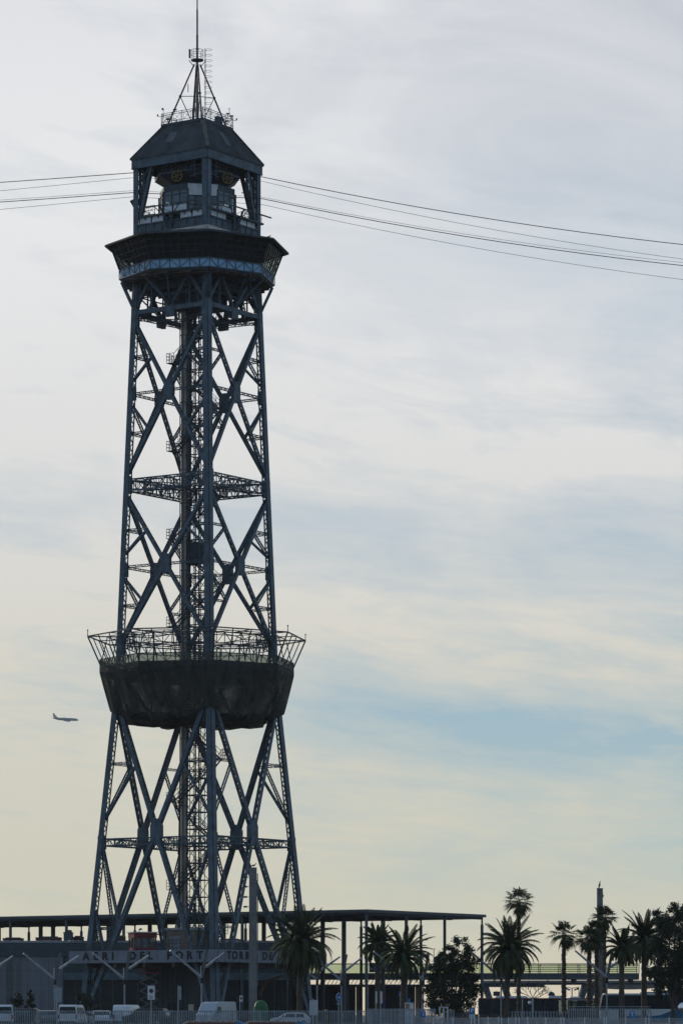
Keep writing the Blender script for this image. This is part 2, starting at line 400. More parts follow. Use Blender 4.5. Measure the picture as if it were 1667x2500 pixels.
for k in range(4):
    h = hz(79.8)-.5; m.laced(FP(k,-h,79.8,.3), FP(k,h,79.8,.3), FN[k], .5, .35, .5, .07)
    c = FP(k, 0, 79.6, .3); m.bar(c-V(0,0,.7), c+V(0,0,.7), 1.2, .45, FN[k])
    m.laced(FP(k,-h,79.1,.9), FP(k,0,78.8,2.6), V(0,0,1), .25, .25, .4, .05); m.laced(FP(k,h,79.1,.9), FP(k,0,78.8,2.6), V(0,0,1), .25, .25, .4, .05)
TB(m, 'ring_beam', steel)

# lift shaft: a clad tube beside an open lattice mast with guide rails
m = MB(); sx, sy = -.8, 1.2; z0, z1 = 8.0, 83.2
N8 = [z0+(z1-z0)*i/40 for i in range(41)]
m.tube([(sx,sy,z) for z in N8], .40, 14)
shaft = TB(m, 'lift_shaft', clad, smooth=True)
m = MB()
for z in N8[1:-1:2]: m.tube(((sx,sy,z-.04),(sx,sy,z+.04)), .47, 14)
for a in (20, 140, 200, 260): m.bar((sx+.5*math.cos(R(a)), sy+.5*math.sin(R(a)), z0), (sx+.5*math.cos(R(a)), sy+.5*math.sin(R(a)), z1), .07, .07)
TB(m, 'shaft_band', steel2, shaft)
m = MB(); hm = .95
for a in (-1, 1):
    for b in (-1, 1):
        m.bar((a*hm,b*hm,z0), (a*hm,b*hm,z1), .13, .13, (1,0,0)); m.bar((a*.35,b*hm*.8,z0), (a*.35,b*hm*.8,z1), .06, .06, (1,0,0))
z = z0+1
while z < z1-2:
    for k in range(4):
        a, b = FP(k,-hm,z,0,hm), FP(k,hm,z,0,hm); m.bar(a, b, .10, .12)
        m.bar(FP(k,-hm,z,0,hm), FP(k,hm,z+1.9,0,hm), .06, .05, FN[k])
    z += 1.9
TB(m, 'lift_mast', steel2)
m = MB()
m.box(-.7,.7,-.65,.65, 52.0, 54.3)
TB(m, 'lift_car', steel2)

# stair winding round the shaft
m = MB(); rl = MB(); hs_ = 1.95; z = 8.2; rise = 2.45; k = 0; cr = [(-1,-1),(1,-1),(1,1),(-1,1)]
while z < 78:
    a = V(cr[k % 4][0]*hs_, cr[k % 4][1]*hs_, z); b = V(cr[(k+1) % 4][0]*hs_, cr[(k+1) % 4][1]*hs_, z+rise); d = (b-a); dh = V(d.x,d.y,0).normalized(); nn = V(-dh.y,dh.x,0)
    a2 = a+dh*.45; b2 = b-dh*.45
    m.box(a.x-.5,a.x+.5,a.y-.5,a.y+.5,a.z-.07,a.z+.0)
    for s in (-.4, .4): m.bar(a2+nn*s, b2+nn*s, .05, .18)
    for i in range(9):
        c = a2.lerp(b2, (i+.5)/9); m.bar(c-nn*.38, c+nn*.38, .22, .04)
    for s in (-.42, .42):
        for hh in (.5, 1.0): rl.bar(a2+nn*s+V(0,0,hh), b2+nn*s+V(0,0,hh), .045)
        for i in range(6): c = a2.lerp(b2, i/5)+nn*s; rl.bar(c, c+V(0,0,1.0), .04)
    ox, oy = cr[k % 4]
    for hh in (.35, .7, 1.05):
        rl.bar(a+V(ox*.5,-.5*1,hh), a+V(ox*.5,.5,hh), .045); rl.bar(a+V(-.5,oy*.5,hh), a+V(.5,oy*.5,hh), .045)
    for e in (-.5, 0, .5): rl.bar(a+V(ox*.5,e,0), a+V(ox*.5,e,1.05), .045); rl.bar(a+V(e,oy*.5,0), a+V(e,oy*.5,1.05), .045)
    m.bar(a, V(a.x*.45,a.y*.45,z-.1), .1)
    z += rise; k += 1
st = TB(m, 'staircase', steel2); TB(rl, 'stair_railing', steel2, st)

# ------------------------------------------------------------ lower platform and its open frame
m = MB(); m.prism(octa(10.85,0), 39.85, 40.15)
for k in range(8):
    a, b = octa(10.8,39.6)[k], octa(10.8,39.6)[(k+1) % 8]; m.bar(a, b, .2, .45)
    m.bar(a, a*.6+V(0,0,39.6*.4), .18, .4); m.bar((a+b)/2, (a+b)/2*.62+V(0,0,39.6*.38), .14, .35)
plat = TB(m, 'lower_platform', steel2)
m = MB()
for k in range(8):
    t0, t1 = octa(10.9,41.08)[k], octa(10.9,41.08)[(k+1) % 8]; b0, b1 = octa(10.9,40.2)[k], octa(10.9,40.2)[(k+1) % 8]
    m.bar(t0, t1, .08); m.bar(b0, b1, .09)
    for i in range(8):
        m.bar(b0.lerp(b1, i/8), t0.lerp(t1, i/8), .07)
        p, q = (b0.lerp(b1, i/8), t0.lerp(t1, (i+1)/8)) if i % 2 else (t0.lerp(t1, i/8), b0.lerp(b1, (i+1)/8)); m.bar(p, q, .055)
TB(m, 'platform_railing', steel, plat)
m = MB()
for k in range(8):                                              # brackets under the platform
    o = octa(10.2,39.6)[k]; d = o.copy(); d.z = 0; d.normalize(); cor = k % 2
    q = d*(hz(35.5)*1.414-.5 if cor else hz(35.5)-.3); q.z = 35.6
    m.laced(o, q, d.cross(V(0,0,1)), .25, .4, .5, .07)
    for e in (-.5, .5):
        o2 = octa(9.8,39.6)[k].lerp(octa(9.8,39.6)[(k+1) % 8], .5) if e > 0 else octa(9.8,39.6)[k].lerp(octa(9.8,39.6)[(k-1) % 8], .5)
        m.bar(o2, q, .16, .2)
TB(m, 'platform_bracket', steel2, plat)
m = MB(); RO, RI, RM, ZF = 12.3, 8.1, 10.2, 43.65
for k in range(8):
    a, b = octa(RO,ZF)[k], octa(RO,ZF)[(k+1) % 8]; c, d = octa(RI,ZF)[k], octa(RI,ZF)[(k+1) % 8]; e, f = octa(RM,ZF)[k], octa(RM,ZF)[(k+1) % 8]
    m.bar(a, b, .13); m.bar(c, d, .12); m.bar(e, f, .08); m.bar(a, c, .12); m.bar((a+b)/2, (c+d)/2, .09)
    for i in range(6):
        p, q = (e, f), (c, d)
        if i % 2: p, q = q, p
        m.bar(p[0].lerp(p[1], i/6), q[0].lerp(q[1], (i+1)/6), .07)
    dz = V(0,0,1.25); m.truss(c, d, c-dz, d-dz, 6, .09, .065)
    x0, x1 = octa(5.2,ZF)[k], octa(5.2,ZF)[(k+1) % 8]; m.bar(x0, x1, .09); m.bar(c, x0, .08); m.bar(c, x1, .07)
frame = TB(m, 'canopy_frame', steel2)
for k in range(8):
    a, b = octa(RO,ZF)[k], octa(RO,ZF)[(k+1) % 8]; c, d = octa(10.85,40.4)[k], octa(10.85,40.4)[(k+1) % 8]
    for f in (0, .25, .5, .75):
        m = MB(); m.bar(c.lerp(d, f), a.lerp(b, f), .12 if f == 0 else .085)
        if f in (0, .5): q = c.lerp(d, f); m.bar(q, V(q.x*.93, q.y*.93, ZF), .08)
        if f == 0: m.bar(a, a+V(0,0,.75), .06); m.sphere(a+V(0,0,.7), .09, 6, 4)
        TB(m, 'frame_post', steel2, frame)
    q = octa(RI,ZF)[k]; m = MB(); m.bar(q, V(q.x,q.y,40.15), .11); TB(m, 'inner_post', steel2, frame)

# ------------------------------------------------------------ octagonal lookout
m = MB(); m.prism(octa(8.62,0), 83.3, 83.62)
obs = TB(m, 'observation_deck', steel2)
m = MB(); m.prism(octa(8.55,0), 83.24, 83.296)
for i in range(-8, 9):
    L = math.sqrt(max(0, 8.2**2-i*i)); m.bar((i,-L,83.12), (i,L,83.12), .14, .22)
TB(m, 'timber_soffit', soffit, obs)
m = MB(); m.box(-4.4,4.4,-4.4,4.4,83.63,87.45); TB(m, 'deck_core', steel2, obs)
m = MB(); m.prism(octa(7.9,0), 87.46, 87.70); TB(m, 'ceiling', framed, obs)
m = MB(); fr = MB()
for k in range(8):
    b0, b1 = octa(8.70,83.5)[k], octa(8.70,83.5)[(k+1) % 8]; t0, t1 = octa(8.70,84.5)[k], octa(8.70,84.5)[(k+1) % 8]
    m.quad(b0, b1, t1, t0)
    B0, B1 = octa(8.78,83.5)[k], octa(8.78,83.5)[(k+1) % 8]; T0, T1 = octa(8.78,84.5)[k], octa(8.78,84.5)[(k+1) % 8]
    fr.bar(B0, B1, .10); fr.bar(T0, T1, .10)
    for i in range(6):
        fr.bar(B0.lerp(B1, i/6), T0.lerp(T1, i/6), .07)
        p, q = (B0, T0), (B1, T1)
        i0, i1 = i/6, (i+1)/6
        if i % 2: fr.bar(B0.lerp(B1, i0), T0.lerp(T1, i1), .055)
        else: fr.bar(T0.lerp(T1, i0), B0.lerp(B1, i1), .055)
band = TB(m, 'railing_panel', bandm, obs); 
TB(fr, 'railing_truss', steel, obs)
for k in range(8):
    fr = MB(); gl = MB(); b0, b1 = octa(8.74,84.52)[k], octa(8.74,84.52)[(k+1) % 8]; t0, t1 = octa(9.72,87.1)[k], octa(9.72,87.1)[(k+1) % 8]
    for i in range(9):
        if i < 8 or True: fr.bar(b0.lerp(b1, i/8), t0.lerp(t1, i/8), .18 if i in (0, 8) else .08, .10)
    for j in (0, .30, .56, .80, 1): fr.bar(b0.lerp(t0, j), b1.lerp(t1, j), .08)
    q = .995; gl.quad(V(b0.x*q,b0.y*q,b0.z), V(b1.x*q,b1.y*q,b1.z), V(t1.x*q,t1.y*q,t1.z), V(t0.x*q,t0.y*q,t0.z))
    TB(fr, 'window_frame', framed, obs); TB(gl, 'window', glassd, obs)
m = MB(); o = octa(10.42,87.16); i_ = octa(7.0,88.02); o2 = octa(10.42,87.05); i2 = octa(6.9,87.8)
m.ring(o, i_); m.ring(o2, o); m.ring(i2, o2)
for k in range(8):                                             # corrugations ending at the eaves
    a, b = o[k], o[(k+1) % 8]; c, d = i_[k], i_[(k+1) % 8]
    for j in range(34): m.bar(a.lerp(b, (j+.5)/34)*1.0005, c.lerp(d, (j+.5)/34)+V(0,0,.02), .10, .06)
TB(m, 'deck_roof', roofm, obs)
m = MB()
for k in range(4):
    cp = V((-1,1,1,-1)[k], (-1,-1,1,1)[k], 0).normalized(); tn = V(-cp.y, cp.x, 0)
    foot = cp*(hz(80.6)*1.414-.2)+V(0,0,80.5); m.laced(foot, cp*8.5+V(0,0,83.2), tn, .3, .5, .45, .08)
    cb = cp*(hz(80.6)*1.414-.6)+V(0,0,80.4)
    m.bar(cb, cb+V(0,0,2.8), .8, .8, cp)
    for kk in (k, (k-1) % 4):
        s = 1 if kk == k else -1
    mid = FP(k, 0, 79.9, .3)
    for s in (-1, 1):
        m.laced(mid, FP(k, s*2.5, 83.2, .1), FN[k], .34, .3, .45, .07)
        m.laced(FP(k, s*(hz(80.4)-.6), 80.4, .3), FP(k, s*2.75, 83.2, .1), FN[k], .34, .3, .45, .07)
        m.bar(FP(k, s*2.6, 79.9, .3), FP(k, s*2.6, 83.2, .3), .14)
        m.bar(mid, FN[k]*7.9+V(0,0,83.2)+s*V(FN[k].y,FN[k].x,0)*1.6, .16)
        m.laced(FP(k, s*1.3, 79.9, 1.6), FP(k, s*1.3, 83.2, 1.6), FN[k], .2, .3, .4, .06)
        m.laced(FP(k, s*3.6, 79.3, 1.2), FP(k, s*2.4, 83.2, 1.2), FN[k], .2, .3, .4, .06)
    m.bar(FP(k,-4.6,81.5,.8), FP(k,4.6,81.5,.8), .12); m.truss(FP(k,-4,82.9,1.8), FP(k,4,82.9,1.8), FP(k,-4,81.9,1.8), FP(k,4,81.9,1.8), 8, .14, .08)
    m.bar(FP(k,0,83.0,0,7.8), V(0,0,83.0), .25, .4)
TB(m, 'deck_bracket', steel, obs)
m = MB(); m.box(-2.2,2.2,-2.2,2.2,80.3,83.25)
for k in range(4): m.bar(FP(k,-5,82.6,1.0), FP(k,5,82.6,1.0), .3, .9)
TB(m, 'lift_head', steel2, obs)

# ------------------------------------------------------------ machine room
m = MB(); m.prism([(-5.25,-5.25),(5.25,-5.25),(5.25,5.25),(-5.25,5.25)], 87.75, 88.42)
base = TB(m, 'machine_room_base', rustw)
m = MB()
for k in range(4):
    m.bar(FP(k,-4.6,88.95,.06,5.13), FP(k,4.6,88.95,.06,5.13), 1.0, .06, FN[k])
    m.bar(FP(k,-4.6,89.5,.0,5.13), FP(k,4.6,89.5,.0,5.13), .12, .22, FN[k]); m.bar(FP(k,-4.6,88.5,.0,5.13), FP(k,4.6,88.5,.0,5.13), .10, .18, FN[k])
    for i in range(9): t = -4.5+i*9/8; m.bar(FP(k,t,88.45,.0,5.13), FP(k,t,89.5,.0,5.13), .09, .14, FN[k])
TB(m, 'parapet', steel, base)
for k in range(4):
    for t0, t1 in ((-4.4,-2.9),(-2.7,-1.2),(1.2,2.7),(2.9,4.4)): m = MB(); m.bar(FP(k,t0,89.95,.35,5.13), FP(k,t1,89.95,.35,5.13), .66, .05, FN[k]); TB(m, 'white_panel', whitep, base)
m = MB(); m.box(-5.0,5.55,-5.2,5.0,90.3,90.5)
for i in range(-5, 6): m.box(-4.9,5.4,i*.9-.06,i*.9+.06,90.05,90.298)
floor = TB(m, 'machine_room_floor', steel2)
for k in range(4):
    e = 5.5 if k == 2 else 4.95
    for s in (-1, 1):
        m = MB()
        for z in (90.55, 91.0, 91.5): m.bar(FP(k,s*4.9,z,0,e), FP(k,s*2.2,z,0,e), .05)
        for i in range(4): m.bar(FP(k,s*(2.2+i*.9),90.5,0,e), FP(k,s*(2.2+i*.9),91.5,0,e), .05)
        for i in range(3):
            a = s*(2.2+i*.9); b = s*(3.1+i*.9); m.bar(FP(k,a,90.55,0,e), FP(k,b,91.5,0,e), .03); m.bar(FP(k,b,90.55,0,e), FP(k,a,91.5,0,e), .03)
        TB(m, 'balcony_railing', steel, floor)
for k in range(4):                                             # long rods on bracket struts outside each face
    m = MB(); m.bar(FP(k,-3.9 if k != 1 else -3.6,91.15,0,5.75), FP(k,3.9 if k != 1 else 6.2,91.15,0,5.75), .13)
    for s in (-.9, .9): m.bar(FP(k,s*.3,88.7,0,5.2), FP(k,s,91.1,0,5.75), .13); m.bar(FP(k,s*1.9,91.1,0,5.7), FP(k,s*.2,89.6,0,5.4), .09)
    m.bar(FP(k,-.3,88.6,0,5.25), FP(k,-.3,90.2,0,5.5), .16, .2)
    m.truss(FP(k,-.5,88.8,0,5.3), FP(k,-.7,90.9,0,5.6), FP(k,.5,88.8,0,5.3), FP(k,.7,90.9,0,5.6), 3, .08, .05)
    TB(m, 'outrigger_rod', steel2, base)
for k in range(4):
    for s in (-1, 1):
        if (k == 0 and s < 0) or (k == 1 and s < 0): continue
        m = MB()
        m.laced(FP(k,s*2.7,95.9,.3), FP(k,s*4.2,90.4,.3), FN[k], .36, .34, .42, .07)
        m.truss(FP(k,s*4.55,95.6,.5), FP(k,s*4.55,89.6,.5), FP(k,s*3.95,95.6,.5), FP(k,s*3.95,91.6,.5), 9, .1, .08)
        m.bar(FP(k,s*4.5,94.2,.4), FP(k,s*3.2,95.8,.4), .12); m.bar(FP(k,s*4.5,93.2,.4), FP(k,s*3.5,93.2,.4), .12)
        TB(m, 'corner_strut', steel)
# cabin
RC = 4.43; oc = lambda r, z: octa(r, z, 8, 22.5)
m = MB(); m.prism(oc(RC-.12,0), 93.05, 93.72); m.prism(oc(RC-.9,0), 90.5, 90.58)
for p, q in zip(oc(RC-.08,90.5), oc(RC-.08,93.1)): m.bar(p, q, .2, .2)
cab = TB(m, 'control_cabin', steel2)
lo = MB(); fr = MB(); gl = MB(); up = MB()
P = lambda i, f, z, r=RC: oc(r*.985, z)[i].lerp(oc(r*.985, z)[(i+1) % 8], f)
for i in range(8):
    n_ = (P(i,.5,92)-V(0,0,92)).normalized()
    door = i == 4                                              # the side turned to the near corner has a door
    if not door:
        lo.bar(P(i,.03,90.95), P(i,.97,90.95), .9, .05, n_); gl.quad(P(i,.03,91.42), P(i,.97,91.42), P(i,.97,93.05), P(i,.03,93.05))
        for j in range(4): fr.bar(P(i,j/3,91.4), P(i,j/3,93.1), .09, .10, n_)
        for z in (91.42, 92.6, 93.03): fr.bar(P(i,0,z), P(i,1,z), .08, .09, n_)
    else:
        up.bar(P(i,.0,92.95), P(i,1,92.95), 1.3, .06, n_); gl.quad(P(i,.03,90.6), P(i,.97,90.6), P(i,.97,92.3), P(i,.03,92.3))
        for j in range(5): fr.bar(P(i,j/4,90.5), P(i,j/4,92.3), .10, .10, n_)
        for z in (90.6, 91.3, 92.3): fr.bar(P(i,0,z), P(i,1,z), .10, .10, n_)
TB(lo, 'lower_panel', whitep, cab); TB(up, 'door_panel', whitep, cab); TB(fr, 'window_frame', steel2, cab); TB(gl, 'window', glasscab, cab)
m = MB(); m.box(-.2,2.0,-.2,2.0,90.52,93.04); TB(m, 'equipment_block', whitep, cab)
m = MB(); b = V(-3.4,5.0,92.4); m.tube((b, b+V(-.55,.75,-.05), b+V(-.62,.84,.3)), [.2,.55,.5], 8); m.tube((b+V(-.3,.42,.4), b+V(-.6,.82,.95)), [.05,.05], 6)
TB(m, 'loudspeaker', steel2, cab)
# cradle that carries the rope saddles
m = MB(); m.prism(oc(3.1,0), 93.8, 94.9, oc(4.85,0)); m.prism(oc(4.9,0), 94.9, 95.1); m.box(-3,3,-3,3,95.1,95.9)
for k in range(4):
    m.truss(FP(k,-2.2,95.9,0,4.2), FP(k,2.2,95.9,0,4.2), FP(k,-2.2,95.1,0,4.2), FP(k,2.2,95.1,0,4.2), 5, .12, .09)
    m.bar(FP(k,-3.2,95.85,0,4.9), FP(k,-3.2,93.9,0,4.9), .08); m.bar(FP(k,-4.3,94.3,0,4.9), FP(k,-2.6,94.1,0,4.9), .08); m.bar(FP(k,-4.2,95.2,0,4.9), FP(k,-2.6,95.2,0,4.9), .06)
TB(m, 'saddle_cradle', steel2)
def wheel(angle, turn):
    c = V(4.75*math.cos(R(angle)), 4.75*math.sin(R(angle)), 94.4); n = V(math.cos(R(angle+turn)), math.sin(R(angle+turn)), 0); u = V(-n.y, n.x, 0)
    m = MB(); rim = [c+u*.58*math.cos(R(a))+V(0,0,.58*math.sin(R(a))) for a in range(0, 361, 15)]
    m.tube(rim, .065, 8, False); m.disc(c, n, .13, .16, 12)
    for i in range(6): m.bar(c, c+(u*math.cos(R(60*i+15))+V(0,0,1)*math.sin(R(60*i+15)))*.56, .075, .05, n)
    w = TB(m, 'pulley_wheel', yellow)
    m = MB(); m.disc(c-n*.28, n, .50, .12, 20); m.tube((c-n*.9, c+n*.1), .07, 8); m.bar(c-n*.5, c-n*1.0+V(0,0,.3), .5, .5); TB(m, 'pulley_hub', black, w)
wheel(188, 14); wheel(261, -22)

# ------------------------------------------------------------ roof, platform, mast
ZE, ZR, HE, HR = 96.9, 100.72, 5.36, 2.78
sq = lambda h, z: [V(-h,-h,z), V(h,-h,z), V(h,h,z), V(-h,h,z)]
m = MB(); m.ring(sq(HE,ZE), sq(HR,ZR)); m.ring(sq(HE,ZE-.1), sq(HE,ZE)); m.poly(list(reversed(sq(HE,ZE-.1))))
for k in range(4):
    for i in range(52):
        t = -1+(i+.5)*2/52
        a = FP(k, t*HE, ZE, 0, HE)
        tt = max(-HR, min(HR, t*HE)); lim = (HE-max(HR, abs(t*HE)))/(HE-HR)
        b = FP(k, t*HE, ZE+(ZR-ZE)*lim, 0, HE-(HE-HR)*lim)
        m.bar(a+V(0,0,.02), b+V(0,0,.02), .10, .07, FN[k]+V(0,0,.7))
roof = TB(m, 'hipped_roof', roofm)
for c0, c1 in zip(sq(HE,ZE+.05), sq(HR,ZR+.05)): m = MB(); m.bar(c0, c1, .42, .08, V(c0.x,c0.y,8), .55); TB(m, 'ridge_cap', ridgem, roof)
for k, t0, t1, l0, l1 in ((0,.02,.36,.38,.72),(1,-.25,.02,.30,.74)):
    q = []
    for t, l in ((t0,l0),(t1,l0),(t1,l1),(t0,l1)):
        hh = HE-(HE-HR)*l; q.append(FP(k, t*HE*.62, ZE+(ZR-ZE)*l, 0, hh)+(FN[k]*.83+V(0,0,.56))*.075)
    m = MB(); m.poly(q); TB(m, 'roof_patch', roofn, roof)
m = MB()
for k in range(4):
    m.bar(FP(k,-5.2,96.32,0,5.2), FP(k,5.2,96.32,0,5.2), .98, .12, FN[k]); m.bar(FP(k,-5.2,95.86,0,5.15), FP(k,5.2,95.86,0,5.15), .1, .3, FN[k])
TB(m, 'fascia_beam', steel, roof)
m = MB(); m.prism(sq(2.9,0), ZR-.02, ZR+.26); rp = TB(m, 'roof_platform', steel2)
m = MB(); zt = ZR+1.42
for k in range(4):
    for z in (ZR+.45, zt-.2, zt): m.bar(FP(k,-2.85,z,0,2.85), FP(k,2.85,z,0,2.85), .05)
    for i in range(5):
        t = -2.85+i*5.7/4; m.bar(FP(k,t,ZR+.26,0,2.85), FP(k,t,zt,0,2.85), .06)
        if i < 4:
            m.bar(FP(k,t+.2,ZR+.45,0,2.85), FP(k,t+1.2,zt-.2,0,2.85), .03); m.bar(FP(k,t+1.2,ZR+.45,0,2.85), FP(k,t+.2,zt-.2,0,2.85), .03)
            m.bar(FP(k,t+.2,ZR+.45,0,2.85), FP(k,t+.2,zt-.2,0,2.85), .03); m.bar(FP(k,t+1.2,ZR+.45,0,2.85), FP(k,t+1.2,zt-.2,0,2.85), .03)
TB(m, 'platform_railing', steel, rp)
m = MB(); 
for c in sq(2.35,ZR+.26):
    top = V(c.x*.10, c.y*.10, 107.9); mid = c.lerp(top, .47); m.tube((c, top), [.10,.09], 8); m.tube((mid, V(c.x*.15,c.y*.15,101.2)), .05, 6)
    m.sphere(mid, .17, 8, 5); m.tube((mid, V(0,0,mid.z+.1)), .04, 6)
    m.bar(V(c.x*.10, c.y*.10, 107.6), V(c.x*.28, c.y*.28, 108.3), .07)
m.tube(((0,0,101),(0,0,108.4)), .09, 8)
for i in range(4): a = R(45+90*i); m.tube(((.55*math.cos(a),.55*math.sin(a),101),(.1*math.cos(a),.1*math.sin(a),107.9)), [.13,.08], 6)
m.tube(((-.9,.6,104.7),(-.9,.6,105.6)), .05, 6)
TB(m, 'mast_tripod', steel2)
m = MB(); m.prism(octa(.72,0), 108.3, 108.42); mp_ = TB(m, 'mast_platform', steel2)
m = MB()
for z in (108.95, 109.5): m.tube(octa(.68,z)+[octa(.68,z)[0]], .025, 5, False)
for p in octa(.68,108.4): m.tube((p, p+V(0,0,1.1)), .025, 5)
m.tube(octa(.25,109.6,4)+[octa(.25,109.6,4)[0]], .03, 5, False); m.box(-.85,-.7,.4,.55,108.5,109.5)
TB(m, 'mast_railing', steel2, mp_)
m = MB(); m.tube(((0,0,108.3),(0,0,111.2)), .12, 10); m.tube(((0,0,111.2),(0,0,114.0)), .10, 10); m.tube(((0,0,114.0),(0,0,121)), [.075,.05], 8)
TB(m, 'antenna_mast', steel2)
m = MB(); lx, ly = .35, -.85
for s in (-.2, .2): m.tube(((lx+s*.8,ly+s*.2,101),(lx+s*.8,ly+s*.2,109.6)), .025, 5)
for i in range(28): z = 101.2+i*.3; m.tube(((lx-.16,ly-.04,z),(lx+.16,ly+.04,z)), .02, 4)
for i in range(13):
    z = 102.3+i*.6; m.tube([V(lx+.25+.40*math.cos(R(a)), ly-.25+.40*math.sin(R(a)), z) for a in range(0, 361, 24)], .02, 4, False)
TB(m, 'caged_ladder', steel2)
for (p, q, z, tilt) in ((-2.85,1.0,102.3,1), (-2.85,2.0,101.35,1), (1.6,-2.85,101.4,0), (1.9,-2.85,102.3,0), (2.6,-2.85,102.2,0)):
    m = MB(); c = V(p,q,z); m.bar(c-V(0,0,.25), c, .05); m.bar(c-V(.16,.16,-.02), c+V(.16,.16,.14), .38, .16); TB(m, 'floodlight', black)
for (p, q) in ((-3.15,3.15), (3.15,-3.15)):
    m = MB(); c = V(p,q,zt-.25); m.tube((c, c+V(0,0,.2)), [.10,.07], 8); lamp = TB(m, 'warning_lamp', redl)
    m = MB(); m.bar(c-V(0,0,.05), V(p*.9,q*.9,zt-.3), .04); TB(m, 'lamp_bracket', steel2, lamp)
m = MB(); c = V(2.2,-2.85,zt); m.tube((c, c+V(0,0,.9)), .03, 5); m.bar(c+V(-.15,-.1,.75), c+V(.15,.1,.95), .04); m.sphere(c+V(.1,.1,.9), .08, 6, 4); TB(m, 'weather_vane', steel2)
m = MB(); c = V(-2.85,2.6,zt); m.tube((c, c+V(0,0,.5)), .03, 5); m.bar(c+V(-.2,0,.5), c+V(.2,0,.5), .04); m.box(c.x-.2,c.x-.05,c.y-.08,c.y+.08,c.z+.4,c.z+.6); TB(m, 'anemometer', steel2)
m = MB(); m.box(.25,1.0,-2.7,-2.2,ZR+.26,ZR+1.1); TB(m, 'equipment_box', steel2)

# ------------------------------------------------------------ safety net hung round the lower platform
def octr(a, r): 
    d = (a % 45)-22.5; return r*math.cos(R(22.5))/math.cos(R(d))
def sqr(a, h): c, s = abs(math.cos(R(a))), abs(math.sin(R(a))); return h/max(c, s)
NA, NZ = 288, 26
m = MB(); rows = []
rnd = random.Random(3); ph = [rnd.uniform(0, 6.28) for _ in range(6)]
for j in range(NZ+1):
    f = j/NZ; row = []
    for i in range(NA):
        a = 360*i/NA; cw = abs(math.cos(R(2*a)))                   # 1 at a face, 0 at a column
        hem = 35.35-1.0*min(1, cw*1.5)**.8-.30*math.sin(R(a)*12+ph[0])*cw-.28*math.sin(R(a)*5+ph[1])*cw-.12*math.sin(R(a)*29)*cw
        z = 40.25+(hem-40.25)*f
        g = min(1, max(0, (f-.12)/.88)); sh = g**1.05
        r1 = sqr(a, hz(35)+.10)+1.45*cw*(1-.25*f)
        r = octr(a, 11.0)*(1-sh)+r1*sh+0.0
        r += (.10*math.sin(R(a)*37+ph[2]+f*3)+.07*math.sin(R(a)*61+ph[3]-f*2)+.20*math.sin(R(a)*19+ph[4]+f*2*math.sin(R(a)*3)))*1.6*f*(.35+.65*cw)
        row.append(V(r*math.cos(R(a)), r*math.sin(R(a)), z))
    rows.append(row)
for g_ in (.82, .62, .42, .24):                                # the bag closes underneath, round the shaft
    row = []
    for i, p in enumerate(rows[NZ]):
        a = 360*i/NA; cw = abs(math.cos(R(2*a))); row.append(V(p.x*g_, p.y*g_, p.z-(.38*math.sin(math.pi*(1-g_)*1.1)*cw)+.16*math.sin(R(a)*9+g_*9)*cw))
    rows.append(row)
for j in range(len(rows)-1): m.ring(rows[j], rows[j+1])
net = m.build('safety_net', netm, None, True); net.location = (TC.x, TC.y, 0); net.rotation_euler = (0,0,TROT)
tag(net, 'dark brown-green safety net hanging in folds under the lower tower platform', 'safety net')
m = MB(); m.ring(octa(10.99,40.2), octa(10.99,41.15)); r_ = m.build('net_border', netrail, net)

# ------------------------------------------------------------ ropes of the aerial tramway
def rope(yl, yr0, yr, yl0, r, qoff, label):
    d = TC.y+qoff; pts = []
    zl, z0, z1, zr = PZ(yl,d), PZ(yl0,d), PZ(yr0,d), PZ(yr,d); xl, xa, xb, xr = PX(0,d), PX(323,d), PX(638.7,d), PX(1667,d)
    sl = (z0-zl)/(xa-xl); ext = 60
    for i in range(9): f = i/8; x = xl-ext+(xa-xl+ext)*f; pts.append((x, d, z0+(x-xa)*sl-.00022*(x-xa)*(xl-x)))
    sr = (zr-z1)/(xr-xb)
    for i in range(25): f = i/24; x = xb+(xr-xb+60)*f; pts.append((x, d, z1+(x-xb)*sr-.0011*(x-xb)*(xr-x)))
    m = MB(); m.tube(pts, r, 6); tag(m.build('tramway_rope', cable), label, 'cable', 'ropes of the aerial tramway')
rope(444.5, 430.7, 596.3, 421, .042, 1.5, 'uppermost thick dark rope running both ways through the tower top')
rope(465, 441.4, 632, 433, .022, 2.2, 'thin rope just below the uppermost thick rope through the tower top')
rope(487.8, 480, 640.3, 464.6, .018, -2.4, 'faintest thin rope lying just above the lower thick rope')
rope(492.6, 484, 647.7, 469.4, .042, -1.6, 'lower thick dark rope between two thin ropes at the tower top')
rope(510.6, 498, 682, 479.6, .022, -1.0, 'lowest thin rope passing the cabin windows of the tower top')
# ------------------------------------------------------------------ station building round the tower's feet
HB = 10.2
hall = thing('station_building', (TC.x, TC.y, GZ), 'low dark station under the tower with a grey lettered band round its roof terrace', 'building', rz=TROT)
def HBd(mb, name, m, parent=None): return mb.build(name, m, parent or hall, False, (0,0,-GZ) if parent is None else None)
def face_t(k, xF, h):                                           # where along face k a photo column falls
    lo, hi = -h*1.3, h*1.3
    def px(t):
        p = FP(k, t, 8, 0, h); X = TC.x+p.x*math.cos(TROT)-p.y*math.sin(TROT); Y = TC.y+p.x*math.sin(TROT)+p.y*math.cos(TROT)
        return XC+FPX*X/Y
    inc = px(hi) > px(lo)
    for _ in range(40):
        mid = (lo+hi)/2
        if (px(mid) < xF) == inc: lo = mid
        else: hi = mid
    return (lo+hi)/2
m = MB(); m.box(-HB+.08,HB-.08,-HB+.08,HB-.08,7.3,7.75); HBd(m, 'roof_terrace', concd)
m = MB()
